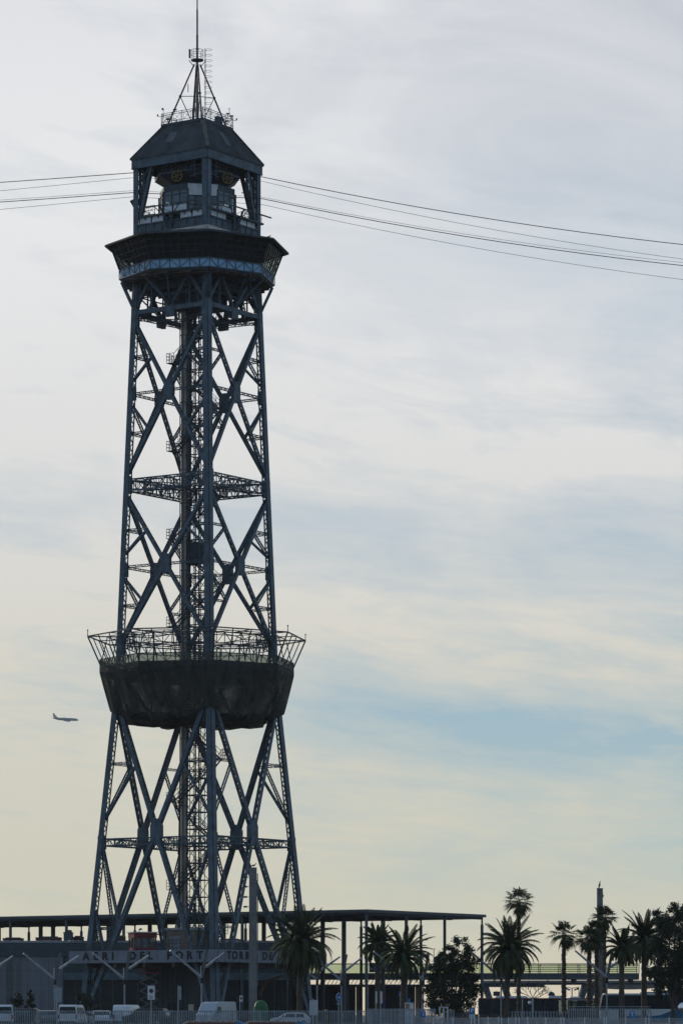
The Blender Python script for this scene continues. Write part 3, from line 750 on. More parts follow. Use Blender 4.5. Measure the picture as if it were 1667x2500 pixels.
for k in range(4):
    m.bar(FP(k,-HB+(.06 if k%2 else 0),7.93,.03,HB), FP(k,HB-(.06 if k%2 else 0),7.93,.03,HB), 1.36, .06, FN[k])
sb = HBd(m, 'sign_band', signwall)
m = MB()
for k in range(4):
    n_ = 15
    for i in range(n_+1):
        t = -HB+.02+i*(2*HB-.04)/n_; m.bar(FP(k,t,7.28,0,HB), FP(k,t,8.6,0,HB), .05, .03, FN[k])
HBd(m, 'panel_joint', concd, sb)
def letters(k, items, h, size, name):
    dirx = V(0,-1,0) if k == 0 else V(1,0,0)
    row = None
    for ch, xF in items:
        t = face_t(k, xF, h); p = FP(k, t, 7.98, -.03, h)
        o = text_mesh(ch, size, .02, letterm, sb, 'letter', .040, 1.08)
        z = V(0,0,1); n = FN[k]
        M = Matrix(((dirx.x, z.x, n.x, p.x), (dirx.y, z.y, n.y, p.y), (dirx.z, z.z, n.z, p.z), (0,0,0,1)))
        o.matrix_local = M
letters(0, (('A',210),('E',234),('R',256.5),('I',275.5),('D',324),('E',347),('L',367),('P',414),('O',437.5),('R',463),('T',488)), HB, 1.18, 'letter')
letters(1, (('T',559),('O',573),('R',589),('R',603.5),('E',617.5),('D',646.5),('E',661)), HB, 1.18, 'letter')
m = MB(); m.box(-3.6,1.6,-1.4,4.4,GZ,7.295); core = HBd(m, 'core_wall', termd)
m = MB()
for i in range(9): y = -1.3+i*.7; m.box(-3.66,-3.602,y-.05,y+.05,.5,7.2)
m.box(-3.66,-3.602,-1.4,4.4,3.6,3.8); HBd(m, 'core_window_frame', steel2, core)
m = MB(); m.box(-3.65,-3.603,.2,1.5,GZ+.1,2.9); HBd(m, 'door', glasso, core)
for i in range(5):
    m = MB(); q = -8+i*4; m.box(-9.9,9.9,q-.15,q+.15,6.75,7.295); HBd(m, 'terrace_beam', concd)
m = MB()
for k in range(4):
    for z in (8.9, 9.3, 9.7): m.bar(FP(k,-10,z,.25,HB), FP(k,10,z,.25,HB), .04)
    for i in range(41): t = -10+i*.5; m.bar(FP(k,t,8.0,.25,HB), FP(k,t,9.7,.25,HB), .05 if i % 4 == 0 else .025)
HBd(m, 'terrace_railing', steel2)
# lift lobby and the red kiosk on the terrace
def Lc(dx, dy): return (dx*math.cos(TROT)+dy*math.sin(TROT), -dx*math.sin(TROT)+dy*math.cos(TROT))
hut = thing('lift_lobby', (PX(458,397), 398.6, 7.75), 'pale tan and grey box hut round the lift shaft on the station terrace', 'hut', rz=TROT)
m = MB(); m.box(-1.75,1.75,-1.75,1.75,0,3.25); m.build('wall', beige, hut)
m = MB(); m.box(-1.9,1.9,-1.9,1.9,3.25,3.5); m.build('roof', galv, hut)
m = MB(); m.box(-1.80,-1.752,-.2,1.3,0,2.6); m.build('door', galv, hut)
m = MB()
for i in range(7): m.box(-1.7+i*.55,-1.66+i*.55,-1.79,-1.752,.05,3.2)
m.build('panel_joint', concd, hut)
kio = thing('kiosk', (PX(348,395.5), 395.5, 7.75), 'small red kiosk with wide windows and white flat roof on the station terrace', 'kiosk', rz=R(20))
def box_frame(mb, x0, x1, y0, y1, z0, z1, t, nx, ny):
    for i in range(nx+1):
        x = x0+(x1-x0)*i/nx
        for y in (y0, y1): mb.box(x-t/2, x+t/2, y-t/2, y+t/2, z0, z1)
    for j in range(1, ny):
        y = y0+(y1-y0)*j/ny
        for x in (x0, x1): mb.box(x-t/2, x+t/2, y-t/2, y+t/2, z0, z1)
m = MB(); m.box(-1.3,1.3,-1.1,1.1,0,1.3); m.build('base_wall', redm, kio)
m = MB(); m.box(-1.33,1.33,-1.13,1.13,2.35,2.9); m.build('fascia', redm, kio)
m = MB(); box_frame(m, -1.24,1.24,-1.04,1.04,1.3,2.35,.12,3,2); m.build('window_frame', redm, kio)
m = MB(); m.box(-1.2,1.2,-1.0,-.98,1.32,2.33); m.box(-1.2,1.2,.98,1.0,1.32,2.33); m.box(-1.2,-1.18,-.97,.97,1.32,2.33); m.box(1.18,1.2,-.97,.97,1.32,2.33); m.build('window', glassl, kio)
m = MB(); m.box(-.75,.35,-.90,-.86,1.32,2.33); m.box(-.9,.9,.84,.88,1.32,2.33); m.build('blind', whites, kio)
m = MB(); m.box(-1.45,1.45,-1.25,1.25,2.9,3.0); m.build('roof', whites, kio)
m = MB(); m.bar((-.4,0,3.0),(-.4,0,3.25),.06); m.bar((-.4,0,3.25),(-.1,-.1,3.35),.2); m.build('roof_lamp', steel2, kio)
m = MB(); m.bar((1.2,0,2.75),(1.95,-.1,2.75),.14); m.build('side_bracket', steel2, kio)

# ------------------------------------------------------------------ terminal block and tall canopy behind
E1 = V(math.cos(TROT), math.sin(TROT), 0); E2 = V(-math.sin(TROT), math.cos(TROT), 0)
TY = 452.0
term = thing('terminal_building', (PX(300,TY), TY, GZ), 'long dark terminal block with teal fascia and pale grey wall panels behind the tower', 'building')
ox = PX(300,TY)
def TM(mb, name, m, parent=None): return mb.build(name, m, parent or term, False, (-ox,-TY,-GZ) if parent is None else None)
xl, xr = PX(-160,TY), PX(700,TY); zr_ = PZ(2298,TY)
m = MB(); m.box(xl,xr,TY,TY+14,GZ,zr_-.25); TM(m, 'wall', concd)
m = MB(); m.box(xl-.2,xr+.2,TY-.35,TY+14.2,zr_-.25,zr_); TM(m, 'roof_edge', galv)
m = MB(); m.box(xl,xr,TY-.3,TY-.005,PZ(2336,TY),zr_-.255)
fa = TM(m, 'fascia', termd)
m = MB()
for i in range(26): x = xl+(xr-xl)*i/26; m.box(x-.03,x+.03,TY-.32,TY-.301,PZ(2336,TY),zr_-.26)
m.box(xl,xr,TY-.34,TY-.301,PZ(2319,TY)-.06,PZ(2319,TY)+.06); TM(m, 'fascia_joint', steel2, fa)
for x0, x1 in ((-160,-60),(-50,16),(32,154)):
    m = MB(); m.box(PX(x0,TY),PX(x1,TY),TY-.12,TY-.006,GZ+.5,PZ(2336.5,TY)); wp_ = TM(m, 'wall_panel', terms)
    m = MB(); n_ = max(2, int((x1-x0)/16))
    for i in range(1, n_): x = PX(x0+(x1-x0)*i/n_,TY); m.box(x-.03,x+.03,TY-.135,TY-.121,GZ+.5,PZ(2337,TY))
    for yy in (2370,2404): m.box(PX(x0,TY),PX(x1,TY),TY-.137,TY-.121,PZ(yy,TY)-.025,PZ(yy,TY)+.025)
    TM(m, 'panel_joint', concd, wp_)
m = MB(); x0, x1 = PX(154.5,TY), xr
m.box(x0,x1,TY-.10,TY-.006,PZ(2376,TY),PZ(2336.5,TY)); up_ = TM(m, 'upper_window', glasst)
f_ = MB()
for i in range(34): x = x0+(x1-x0)*i/34; f_.box(x-.04,x+.04,TY-.14,TY-.101,PZ(2376,TY),PZ(2337,TY))
f_.box(x0,x1,TY-.145,TY-.101,PZ(2354,TY)-.05,PZ(2354,TY)+.05); TM(f_, 'window_frame', steel2, up_)
m = MB(); m.box(x0,x1+.5,TY-.8,TY-.15,PZ(2394,TY),PZ(2376.3,TY)); TM(m, 'floor_slab', steel)
m = MB(); m.box(x0,x1,TY-.10,TY-.006,GZ+.1,PZ(2394.3,TY)); lo_ = TM(m, 'lower_window', glasso)
f_ = MB()
for i in range(18): x = x0+(x1-x0)*i/18; f_.box(x-.06,x+.06,TY-.16,TY-.101,GZ+.1,PZ(2394.4,TY))
TM(f_, 'window_frame', steel2, lo_)
# rooftop clutter, each a thing
def roof_item(x0, x1, y, name, label, cat, m_, dy=3, dp=2.5):
    o = thing(name, (PX((x0+x1)/2,TY+dy), TY+dy, zr_), label, cat); w = (x1-x0)*(TY+dy)/FPX; h = PZ(y,TY+dy)-zr_
    m = MB(); m.box(-w/2,w/2,-dp/2,dp/2,.12,h*.72); m.build('casing', m_, o)
    m = MB(); m.box(-w/2-.05,w/2+.05,-dp/2-.05,dp/2+.05,h*.72,h*.8); m.box(-w*.36,w*.36,-dp*.4,dp*.4,h*.8,h); m.build('cowl', steel2, o)
    m = MB()
    for sx_ in (-.4,.4): m.box(w*sx_-.08,w*sx_+.08,-dp/2+.1,dp/2-.1,0,.12)
    m.build('plinth', concd, o)
roof_item(157,177,2272,'ventilation_unit','dark stepped ventilation unit on the terminal roof left of the tower','rooftop unit',termd)
roof_item(88,150,2287.5,'roof_housing','low long dark red housing on the terminal roof left of the stepped unit','rooftop unit',reddk,4.2,1.6)
roof_item(8,57,2290,'roof_housing','low brown-red housing near the left end of the terminal roof','rooftop unit',reddk,4.2,1.6)
roof_item(180,204,2286,'roof_housing','small dark red housing beside the left tower leg on the terminal roof','rooftop unit',reddk,4.2,1.6)
roof_item(270,306,2285,'roof_housing','dark red housing seen through the tower legs left of the red kiosk','rooftop unit',reddk,4.2,1.6)
roof_item(536,590,2293,'roof_housing','low dark housing on the terminal roof right of the near tower leg','rooftop unit',steel2,4.2,1.6)

KX, KY = PX(896.3,440), 440.0
can = thing('roof_canopy', (KX, KY, GZ), 'huge flat dark canopy roof on tall slim posts behind the tower', 'canopy', rz=TROT)
CP, CQ = 27.6, 84.0; zt_ = PZ(2221.3,440)
m = MB(); m.box(-.2,CP+.2,-.2,CQ,zt_-GZ-.36,zt_-GZ); cr_ = m.build('roof', canm, can)
m = MB()
for i in range(19): q = .3+i*4.7; m.box(0,CP,q-.11,q+.11,zt_-GZ-.66,zt_-GZ-.362)
for p in (.2, 9.1, 18.2, 27.2): m.box(p-.1,p+.1,0,CQ-.2,zt_-GZ-.60,zt_-GZ-.364)
m.build('roof_beam', steel2, cr_)
for i, p in enumerate((.05, 9.1, 18.2, 27.3)):
    for j in range(9):
        q = .15+9.4*j; edge = i in (0, 3) or j == 0; w = .14 if edge else .21
        m = MB(); m.box(p-w,p+w,q-w,q+w,0,zt_-GZ-(1.3 if i == 3 else .668)); po = m.build('post', canm, can)
        if i == 3:
            m = MB(); m.box(p-.08,p+.08,q-.08,q+.08,zt_-GZ-1.3,zt_-GZ-.668); m.build('post_head', steel2, po)

# raised walkway with glass parapet, continuing right as a footbridge
WY = 470.0
wk = thing('raised_walkway', (PX(1150,WY), WY, GZ), 'long dark raised walkway with pale green glass parapet under the canopy and beyond the palms', 'walkway')
ox2 = PX(1150,WY)
def WK(mb, name, m, parent=None): return mb.build(name, m, parent or wk, False, (-ox2,-WY,-GZ) if parent is None else None)
x0, x1 = PX(690,WY), PX(1560,WY); zd0, zd1 = PZ(2393,WY), PZ(2377,WY)
m = MB(); m.box(x0,x1,WY,WY+4,zd0,zd1); dk = WK(m, 'deck', canm)
m = MB(); m.box(x0,x1,WY-.06,WY-.005,zd0+.08,zd0+.2); m.box(x0,x1,WY-.06,WY-.005,zd1-.2,zd1-.06); WK(m, 'deck_edge', steel, dk)
for side, yy in ((0, WY+.1), (1, WY+3.9)):
    m = MB(); zt2 = PZ(2354,WY)
    m.box(x0,x1,yy-.01,yy+.01,zd1+.05,zt2-.05); gl_ = WK(m, 'glass_parapet', glassg)
    m = MB(); m.box(x0,x1,yy-.05,yy+.05,zt2-.05,zt2+.03)
    n_ = 18
    for i in range(n_+1): x = x0+(x1-x0)*i/n_; m.box(x-.04,x+.04,yy-.06,yy+.06,zd1,zt2)
    for i in range(1, 5): z = zd1+(zt2-zd1)*i/5; m.box(PX(1280,WY),x1,yy-.05,yy+.03,z-.02,z+.02)
    WK(m, 'handrail', steel2, gl_)
for i in range(7):
    m = MB(); x = x0+1+i*(x1-x0-2)/6; m.box(x-.3,x+.3,WY+1,WY+3,PZ(2404,WY),zd0-.003)
    if i < 4: m.box(x-.22,x+.22,WY+1.4,WY+2.6,GZ,PZ(2404,WY))
    WK(m, 'pier', concd)
m = MB(); a = PZ(2404.5,WY); m.box(PX(700,WY),PX(1330,WY),WY+1,WY+3,a-.35,a)
for i in range(26):
    x = PX(780,WY)+i*(PX(1030,WY)-PX(780,WY))/26; m.bar((x,WY+.9,a), (x+.35,WY+.9,zd0), .06, .08)
WK(m, 'lower_beam', steel2)
# blue banners along the parapet
def banner(x0, x1, y0, y1, d, label, m_, words):
    o = thing('banner', (PX((x0+x1)/2,d), d, PZ(y1,d)), label, 'banner', 'blue banners on the walkway'); w = (x1-x0)*d/FPX; h = (y1-y0)*d/FPX
    m = MB(); m.box(-w/2,w/2,-.02,.02,0,h); m.build('cloth', m_, o)
    m = MB(); m.box(-w/2,w/2,-.03,.03,h,h+.06); m.build('rail', steel2, o)
    if words == 'marks':
        m = MB()
        for i, (a, b, c) in enumerate(((-.3,-.1,.55),(.0,.14,.55),(.22,.36,.45))): m.box(w*a,w*b,-.035,-.021,h*.25,h*c)
        m.build('white_mark', whites, o)
banner(901,911,2353,2375,WY-.1,'dark navy banner on the walkway parapet beside the canopy corner post',navy,'marks')
banner(911,919,2353,2375,WY-.12,'pale blue banner strip between the navy banner and the palm trunk',bluep,'')
banner(928,967,2353,2375,WY-.1,'wide blue banner with white marks behind the dense date palm',bluep,'marks')
# dark sheds below the walkway
def shed(x0, x1, y0, d, dep, label, m_, tanx=None):
    o = thing('shed', (PX((x0+x1)/2,d), d, GZ), label, 'building'); w = (x1-x0)*d/FPX; h = PZ(y0,d)-GZ
    m = MB(); m.box(-w/2,w/2,0,dep,0,h-.2); m.build('wall', m_, o)
    m = MB(); m.box(-w/2-.1,w/2+.1,-.15,dep+.1,h-.2,h); m.build('roof', steel2, o)
    m = MB(); n_ = max(2, int(w/1.6))
    for i in range(n_): x = -w/2+.2+i*(w-.4)/n_; m.box(x,x+(w-.4)/n_-.12,-.05,-.004,.3,h-.6)
    m.build('wall_sheet', glasso, o)
    if tanx:
        a, b = [(PX(t,d)-PX((x0+x1)/2,d)) for t in tanx]; m = MB(); m.box(a,b,-.9,.9,0,h-.25); m.build('end_wall', tan, o)
shed(640,868,2406,474.5,6,'dark flat roofed shed behind the big date palm with a tan end wall',steel2,(869,880))
shed(899,1013,2406,474.5,6,'dark flat roofed shed under the walkway between two tan end walls',steel2,(1014,1027))
# bascule bridge far behind on the right
BY = 640.0
br = thing('bascule_bridge', (PX(1400,BY), BY, GZ), 'far pale road bridge with slanted dark legs behind the palms', 'bridge'); ox3 = PX(1400,BY)
def BR(mb, name, m, parent=None): return mb.build(name, m, parent or br, False, (-ox3,-BY,-GZ) if parent is None else None)
m = MB(); m.box(PX(1180,BY),PX(1760,BY),BY,BY+9,PZ(2401,BY),PZ(2395,BY)); dk = BR(m, 'deck', concrete)
m = MB(); m.box(PX(1180,BY),PX(1760,BY),BY+.4,BY+8.6,PZ(2405,BY),PZ(2401.2,BY)); BR(m, 'girder', steel2)
m = MB(); pts = []
for i in range(13):
    f = i/12; x = 1440+f*200; pts.append((PX(x,BY), PZ(2405.5+11*(1-(2*f-1)**2)**.6,BY)))
m.ring([V(x,BY+.5,PZ(2405.2,BY)) for x, z in pts], [V(x,BY+.5,z) for x, z in pts], False); m.ring([V(x,BY+8,PZ(2405.2,BY)) for x, z in pts], [V(x,BY+8,z) for x, z in pts], False)
m.ring([V(x,BY+.5,z) for x, z in pts], [V(x,BY+8,z) for x, z in pts], False); BR(m, 'haunch', concrete)
for xa, xb in ((1432,1405),(1452,1425),(1185,1215),(1232,1262)):
    m = MB(); m.bar((PX(xa,BY),BY+4,PZ(2405,BY)), (PX(xb,BY),BY+4,GZ), 1.0, 5, (0,1,0)); BR(m, 'slanted_leg', steel)
m = MB()
for xm in (1336, 1205): m.box(PX(xm-5,BY),PX(xm+8,BY),BY-.8,BY-.01,PZ(2405,BY),PZ(2403,BY)); m.bar((PX(xm,BY),BY-.4,PZ(2394,BY)),(PX(xm+4,BY),BY-.4,PZ(2403,BY)),.2)
BR(m, 'inspection_cradle', steel2)

# ------------------------------------------------------------------ posts, lamps, pillars
pst = thing('concrete_mast', (PX(617.5,352), 352, GZ), 'tall plain square grey mast with side floodlights in front of the right tower face', 'mast')
hp = PZ(2119,352)-GZ; w = .40
m = MB(); m.hexa([(-w,-w,0),(w,-w,0),(w,w,0),(-w,w,0),(-w*.92,-w*.92,hp),(w*.92,-w*.92,hp),(w*.92,w*.92,hp),(-w*.92,w*.92,hp)]); m.build('shaft', concrete, pst)
m = MB(); m.box(w+.005,w+.10,-.12,.12,4.0,7.2); m.box(w+.005,w+.10,-.12,.12,7.4,10.9); m.box(w+.005,w+.10,-.12,.12,11.1,hp-.6); m.build('cable_duct', concrete, pst)
for y in (2143,2166,2191,2215):
    z = PZ(y,352)-GZ; m = MB(); m.bar((-w,0,z),(-w-.28,0,z+.02),.06); m.hexa([(-w-.5,-.14,z-.1),(-w-.15,-.14,z-.06),(-w-.15,.14,z-.06),(-w-.5,.14,z-.1),(-w-.56,-.14,z+.08),(-w-.2,-.14,z+.1),(-w-.2,.14,z+.1),(-w-.56,.14,z+.08)]); m.build('floodlight', steel2, pst)
pil = thing('concrete_mast', (PX(1464,378), 378, GZ), 'tall plain square mast rising above the fan palms on the right', 'mast')
hp2 = PZ(2171,378)-GZ; w = .30
m = MB(); m.hexa([(-w*1.15,-w,0),(w*1.15,-w,0),(w*1.15,w,0),(-w*1.15,w,0),(-w,-w,hp2),(w,-w,hp2),(w,w,hp2),(-w,w,hp2)]); m.build('shaft', concrete, pil)
m = MB(); m.box(-w-.03,w+.03,-w-.03,w+.03,hp2,hp2+.06); m.build('cap', concd, pil)
m = MB(); m.box(w+.004,w+.1,-.06,.06,hp2-.9,hp2-.6); m.build('bracket', steel2, pil)
def bird(x, y, d, L, label, m_, upright=False):
    o = thing('bird', (PX(x,d), d, PZ(y,d)), label, 'bird'); s = L
    B = MB()
    if upright: spine = [((-.10,0,.02),.03),((-.06,0,.22),.09),((.0,0,.42),.13),((.04,0,.62),.10),((.05,0,.78),.055),((.07,0,.88),.06),((.10,0,.93),.045),((.19,0,.92),.015)]
    else: spine = [((-.50,0,.22),.03),((-.32,0,.26),.08),((-.05,0,.30),.15),((.18,0,.36),.13),((.28,0,.50),.07),((.34,0,.60),.085),((.42,0,.61),.05),((.52,0,.58),.015)]
    B.tube([V(*p)*s for p, r in spine], [r*s for p, r in spine], 10); b = B.build('body', m_, o, True)
    for sg in (-1, 1):
        W_ = MB(); 
        if upright: W_.tube([V(.02,sg*.10,.62)*s, V(-.05,sg*.13,.40)*s, V(-.13,sg*.07,.12)*s], [.03*s,.06*s,.015*s], 8)
        else: W_.tube([V(.16,sg*.11,.40)*s, V(-.12,sg*.15,.33)*s, V(-.50,sg*.05,.25)*s], [.04*s,.08*s,.015*s], 8)
        W_.build('wing', birdm, o, True)
        G = MB(); c = V(.0,sg*.05,0)*s; G.tube([c, c+V(0,0,.2*s)], .014*s, 5); G.tube([c+V(0,0,.01*s), c+V(.09,0,.008)*s], .012*s, 5); G.build('leg', orange if not upright else birdm, o)
    return o
bird(619,2118.5,352,.62,'grey and white gull standing on top of the front square mast',birdw)
bird(1463,2170.5,378,.82,'dark slim bird standing upright on the right hand mast',birdm,True)
bird(656,581,392,.55,'small dark bird perched on the right roof edge of the octagonal lookout',birdm)

LAMPG = 'branching lamp posts along the quay'
def ylamp_build():
    o = thing('lamp_post', (0,0,0), 'x', 'lamp post', LAMPG)
    m = MB(); m.tube(((0,0,0),(0,0,4.25)), .075, 10); m.build('lower_pole', galv, o)
    m = MB(); m.tube(((0,0,4.25),(.02,0,4.75)), .14, 10); m.build('collar', black, o)
    m = MB(); m.bar((.03,0,4.75),(.55,0,7.55),.27,.22,(0,1,0)); up = m.build('upper_pole', concd, o)
    m = MB(); m.box(.42,.70,-.13,.13,7.55,7.62); m.build('cap', concd, up)
    m = MB(); m.bar((-.05,-.1,4.85),(-.08,-.1,6.0),.09,.09,(0,1,0)); m.build('side_rod', galvl, up)
    for (a, b, wa, wb) in (((-.05,-.25,4.85),(-3.1,-1.4,7.45),.26,.13),((.42,.2,5.85),(2.2,2.4,7.25),.22,.12)):
        m = MB(); m.bar(a, b, wa, wa*.8, (0,0,1), wb, wb*.7); ar = m.build('lamp_arm', galv, o)
        m = MB(); av, bv = V(*a), V(*b); up_ = V(0,0,1)-(bv-av).normalized()*(bv-av).normalized().z; up_.normalize()
        m.bar(av.lerp(bv,.05)+up_*.13, bv+up_*.08, .12, .03, up_); m.build('lit_edge_strip', galvl, ar)  # pale strip stands in for the sunlit upper edge of the arm
    return o
lam = ylamp_build(); lab = [
 (-26,370,'branching lamp post just outside the left edge, one arm reaching in'),(134,368,'branching lamp post in front of the pale grey terminal panels'),
 (304,366,'branching lamp post standing in front of the word DEL'),(492,352,'branching lamp post between the big white van and the word PORT'),
 (774,374,'branching lamp post half hidden by the biggest date palm'),(833,382,'branching lamp post beside the round blue arrow sign'),
 (988,357,'branching lamp post rising through the low date palm near the pale gate'),(1033,374,'branching lamp post behind the round red bordered sign'),
 (1223,358,'branching lamp post in front of the dark city bus'),(1481,352,'branching lamp post beside the front of the white coach')]
for i, (x, d, l) in enumerate(lab):
    if i == 0: lam.location = (PX(x,d), d, GZ); lam['label'] = l
    else: copy_thing(lam, (PX(x,d), d, GZ), R(random.uniform(-6,6)), l, LAMPG, 1.0)

# plain poles and far street lamps
def pole(x, d, ytop, r, label, cat='pole', head=None, m_=None):
    o = thing('pole' if not head else 'street_lamp' if head == 'double' or head == 'thin' else 'camera_pole', (PX(x,d), d, GZ), label, cat); h = PZ(ytop,d)-GZ
    m = MB(); m.tube(((0,0,0),(0,0,h)), r, 8); m.build('shaft', m_ or galv, o)
    if head == 'double':
        for s in (-1, 1):
            m = MB(); m.tube(((0,0,h),(s*.5,0,h+.1),(s*.8,0,h+.05)), .05, 6); m.build('arm', steel2, o)
            m = MB(); m.tube(((s*.85,0,h-.25),(s*.85,0,h+.15)), [.32,.12], 10); m.tube(((s*.45,0,h-.35),(s*.45,0,h-.1)), [.25,.1], 8); m.build('lamp_head', steel2, o)
    if head == 'thin':
        m = MB(); m.bar((-.35,0,h),(.25,0,h+.08),.14,.08); m.build('lamp_head', steel2, o)
    if head == 'dome':
        m = MB(); m.tube(((0,0,h-.3),(-.3,-.1,h-.3)), .04, 6); m.build('bracket', galv, o)
        m = MB(); m.sphere((-.3,-.1,h-.45), .17, 12, 8); m.build('dome', whites, o, True)
    return o
pole(1396,560,2414,.09,'far double headed street lamp under the bridge between two palms','street lamp','double')
pole(1412.5,560,2409,.05,'thin far mast under the bridge next to the double street lamp','mast',m_=steel2)
pole(1059,520,2319,.05,'thin far street lamp above the bushy tree','street lamp','thin',steel2)
pole(1300,338,2438,.09,'pale camera pole with white dome in front of the city bus','pole','dome')
pole(1275,339,2441,.055,'slim grey pole left of the dome camera pole','pole')

# ------------------------------------------------------------------ signs
def sign_post(x, d, ytop, label, faces, group=None, r=.035, mpole=None, px_=0):
    o = thing('road_sign', (PX(x,d), d, GZ), label, 'sign', group); h = PZ(ytop,d)-GZ
    m = MB(); m.tube(((px_,.05,0),(px_,.05,h)), r, 8); m.build('sign_pole', mpole or galvl, o)
    return o
def plate(o, d, x0, x1, y0, y1, m_, yaw=0, name='sign_plate', off=-.02):
    c = o.location.x; w = (x1-x0)*d/FPX/max(.3, math.cos(yaw)); h = (y1-y0)*d/FPX; zb = PZ(y1,d)-GZ; xc = PX((x0+x1)/2,d)-c
    m = MB(); m.box(-w/2,w/2,-.015,.015,0,h); p = m.build(name, m_, o); p.location = (xc, off, zb); p.rotation_euler = (0,0,yaw); return p, w, h
s = sign_post(369,338,2407,'white no parking plate with red ringed blue disc on a slim post behind the fence',0)
p, w, h = plate(s,338,360.5,378,2408,2442,whites)
m = MB(); m.disc((0,-.022,h*.63),(0,1,0),w*.31,.012); r_ = m.build('red_ring', redm, p)
m = MB(); m.disc((0,-.034,h*.63),(0,1,0),w*.24,.012); m.build('blue_disc', navy, r_)
m = MB(); m.bar((-w*.17,-.042,h*.63+w*.17),(w*.17,-.042,h*.63-w*.17),.045,.006,(0,1,0)); m.build('red_bar', redm, r_)
m = MB()
for i in range(4): m.box(-w*.3,w*.3*(1 if i%2 else .6),-.020,-.0155,h*.08+i*h*.06,h*.08+i*h*.06+h*.025)
m.build('small_print', concd, p)
s = sign_post(435,338,2407,'narrow grey sign turned edge-on on a slim post before the tower leg',0); plate(s,338,435.5,442,2409,2443,galv,R(60))
s = sign_post(139,339,2410,'back of a grey square sign on a pale post beside the white van',0); plate(s,339,131,150.5,2412.5,2448,galv,0,off=.1)
s = sign_post(764,339,2440,'back of a pale grey square sign below the biggest date palm',0); plate(s,339,755.5,776,2443,2480,galvl,0,off=.1)
def round_sign(o, d, x, y, rx, m_, name='disc', yaw=0):
    c = o.location.x; r = rx*d/FPX; p = MB(); p.disc((0,0,0),(0,1,0),r,.03,28); q = p.build(name, m_, o); q.location = (PX(x,d)-c,-.06,PZ(y,d)-GZ); q.rotation_euler = (0,0,yaw); return q, r
s = sign_post(826.5,350,2424,'round blue sign with a white arrow pointing right',0); q, r = round_sign(s,350,827,2436.5,10.5,whites,'rim',R(52))
m = MB(); m.disc((0,-.02,0),(0,1,0),r*.93,.012,28); b_ = m.build('blue_disc', bluep, q)
m = MB(); m.box(-r*.55,r*.2,-.036,-.028,-r*.1,r*.1); m.add(((r*.15,-.036,r*.36),(r*.62,-.036,0),(r*.15,-.036,-r*.36)),((0,2,1),)); m.build('arrow', whites, b_)
plate(s,350,821,833,2450,2454,galv)
s = sign_post(1030,341,2441,'round red bordered no turn sign on a grey post',0,mpole=galv,r=.06); q, r = round_sign(s,341,1030,2446,5.8,redm,'red_rim')
m = MB(); m.disc((0,-.02,0),(0,1,0),r*.72,.012,24); q2 = m.build('white_disc', concrete, q)
m = MB(); m.bar((r*.3,-.032,-r*.45),(r*.3,-.032,r*.2),r*.22,.008,(0,1,0)); m.bar((r*.38,-.032,r*.2),(-r*.35,-.032,r*.2),r*.22,.008,(0,1,0)); m.add(((-r*.25,-.036,r*.5),(-r*.6,-.036,r*.2),(-r*.25,-.036,-r*.1)),((0,1,2),)); m.build('bent_arrow', black, q2)
m = MB(); m.bar((-r*.55,-.044,r*.55),(r*.55,-.044,-r*.55),r*.16,.006,(0,1,0)); m.build('red_bar', redm, q2)
def letter_sign(x0, x1, y0, y1, d, ch, label, post=True, yaw=0):
    s = sign_post((x0+x1)/2,d,y0,label,0,mpole=galv)
    p, w, h = plate(s,d,x0,x1,y0,y1,bluep,yaw)
    t = text_mesh(ch,h*.86,.006,whites,p,'letter',.012,1.05); t.matrix_local = Matrix.Translation((0,-.022,h*.52)) @ Matrix.Rotation(R(90),4,'X'); return s
letter_sign(1027,1039.5,2470.5,2485,331,'I','square blue sign with a white letter I on the pale gate')
s = letter_sign(1145,1159.5,2462,2477,331,'P','square blue parking sign with a white letter P'); plate(s,331,1144.5,1160,2478,2487,galvl,0,'supplementary_plate')
letter_sign(1536,1549.5,2470,2486,331,'Y','square blue sign with a white letter Y on the right hand fence')
s = sign_post(585.5,352,2432,'small white sign with a black mark right of the near tower leg',0); p, w, h = plate(s,352,585,592.5,2432,2447,whites)
m = MB(); m.box(-w*.18,w*.2,-.022,-.016,h*.25,h*.8); m.box(-w*.36,w*.36,-.022,-.0165,h*.5,h*.66); m.build('black_mark', black, p)
s = sign_post(918,352,2421,'narrow white upright panel just right of the canopy corner post',0); plate(s,352,916.5,920.5,2422,2451,whites)
s = sign_post(929,352,2421,'upright information panel in white, maroon and blue below the date palms',0); plate(s,352,927.5,933.5,2422,2451,whites); plate(s,352,933.6,941.5,2428,2442,redm,0,'maroon_panel'); plate(s,352,933.6,941.5,2443,2457,navy,0,'blue_panel')
s = sign_post(977,356,2421,'small blue plate with a white stroke beside the low palm trunk',0); p, w, h = plate(s,356,973.5,980,2421,2436,bluep); m = MB(); m.bar((-w*.2,-.02,h*.2),(w*.25,-.02,h*.8),w*.22,.006,(0,1,0)); m.build('white_stroke', whites, p)
s = sign_post(1212,420,2420,'back of a dark rectangular sign above the city bus roof',0,mpole=steel2); plate(s,420,1204,1220.5,2422,2433,termd,0,off=.1)
s = sign_post(1346,420,2422,'dark round sign back above the rear of the city bus',0,mpole=steel2); round_sign(s,420,1346,2431,8.3,termd,'sign_disc')
s = sign_post(1667,336,2450,'round convex traffic mirror at the right edge',0,mpole=galv); q, r = round_sign(s,336,1666.5,2461.5,13.2,orange,'mirror_rim')
m = MB(); ring_ = lambda rr, yy: [V(rr*math.cos(R(a)), yy, rr*math.sin(R(a))) for a in range(0,360,15)]
rs = [(r*.93,-.02),(r*.7,-.07),(r*.4,-.10),(r*.1,-.115)]
for (a, b), (c, e) in zip(rs[:-1], rs[1:]): m.ring(ring_(a,b), ring_(c,e))
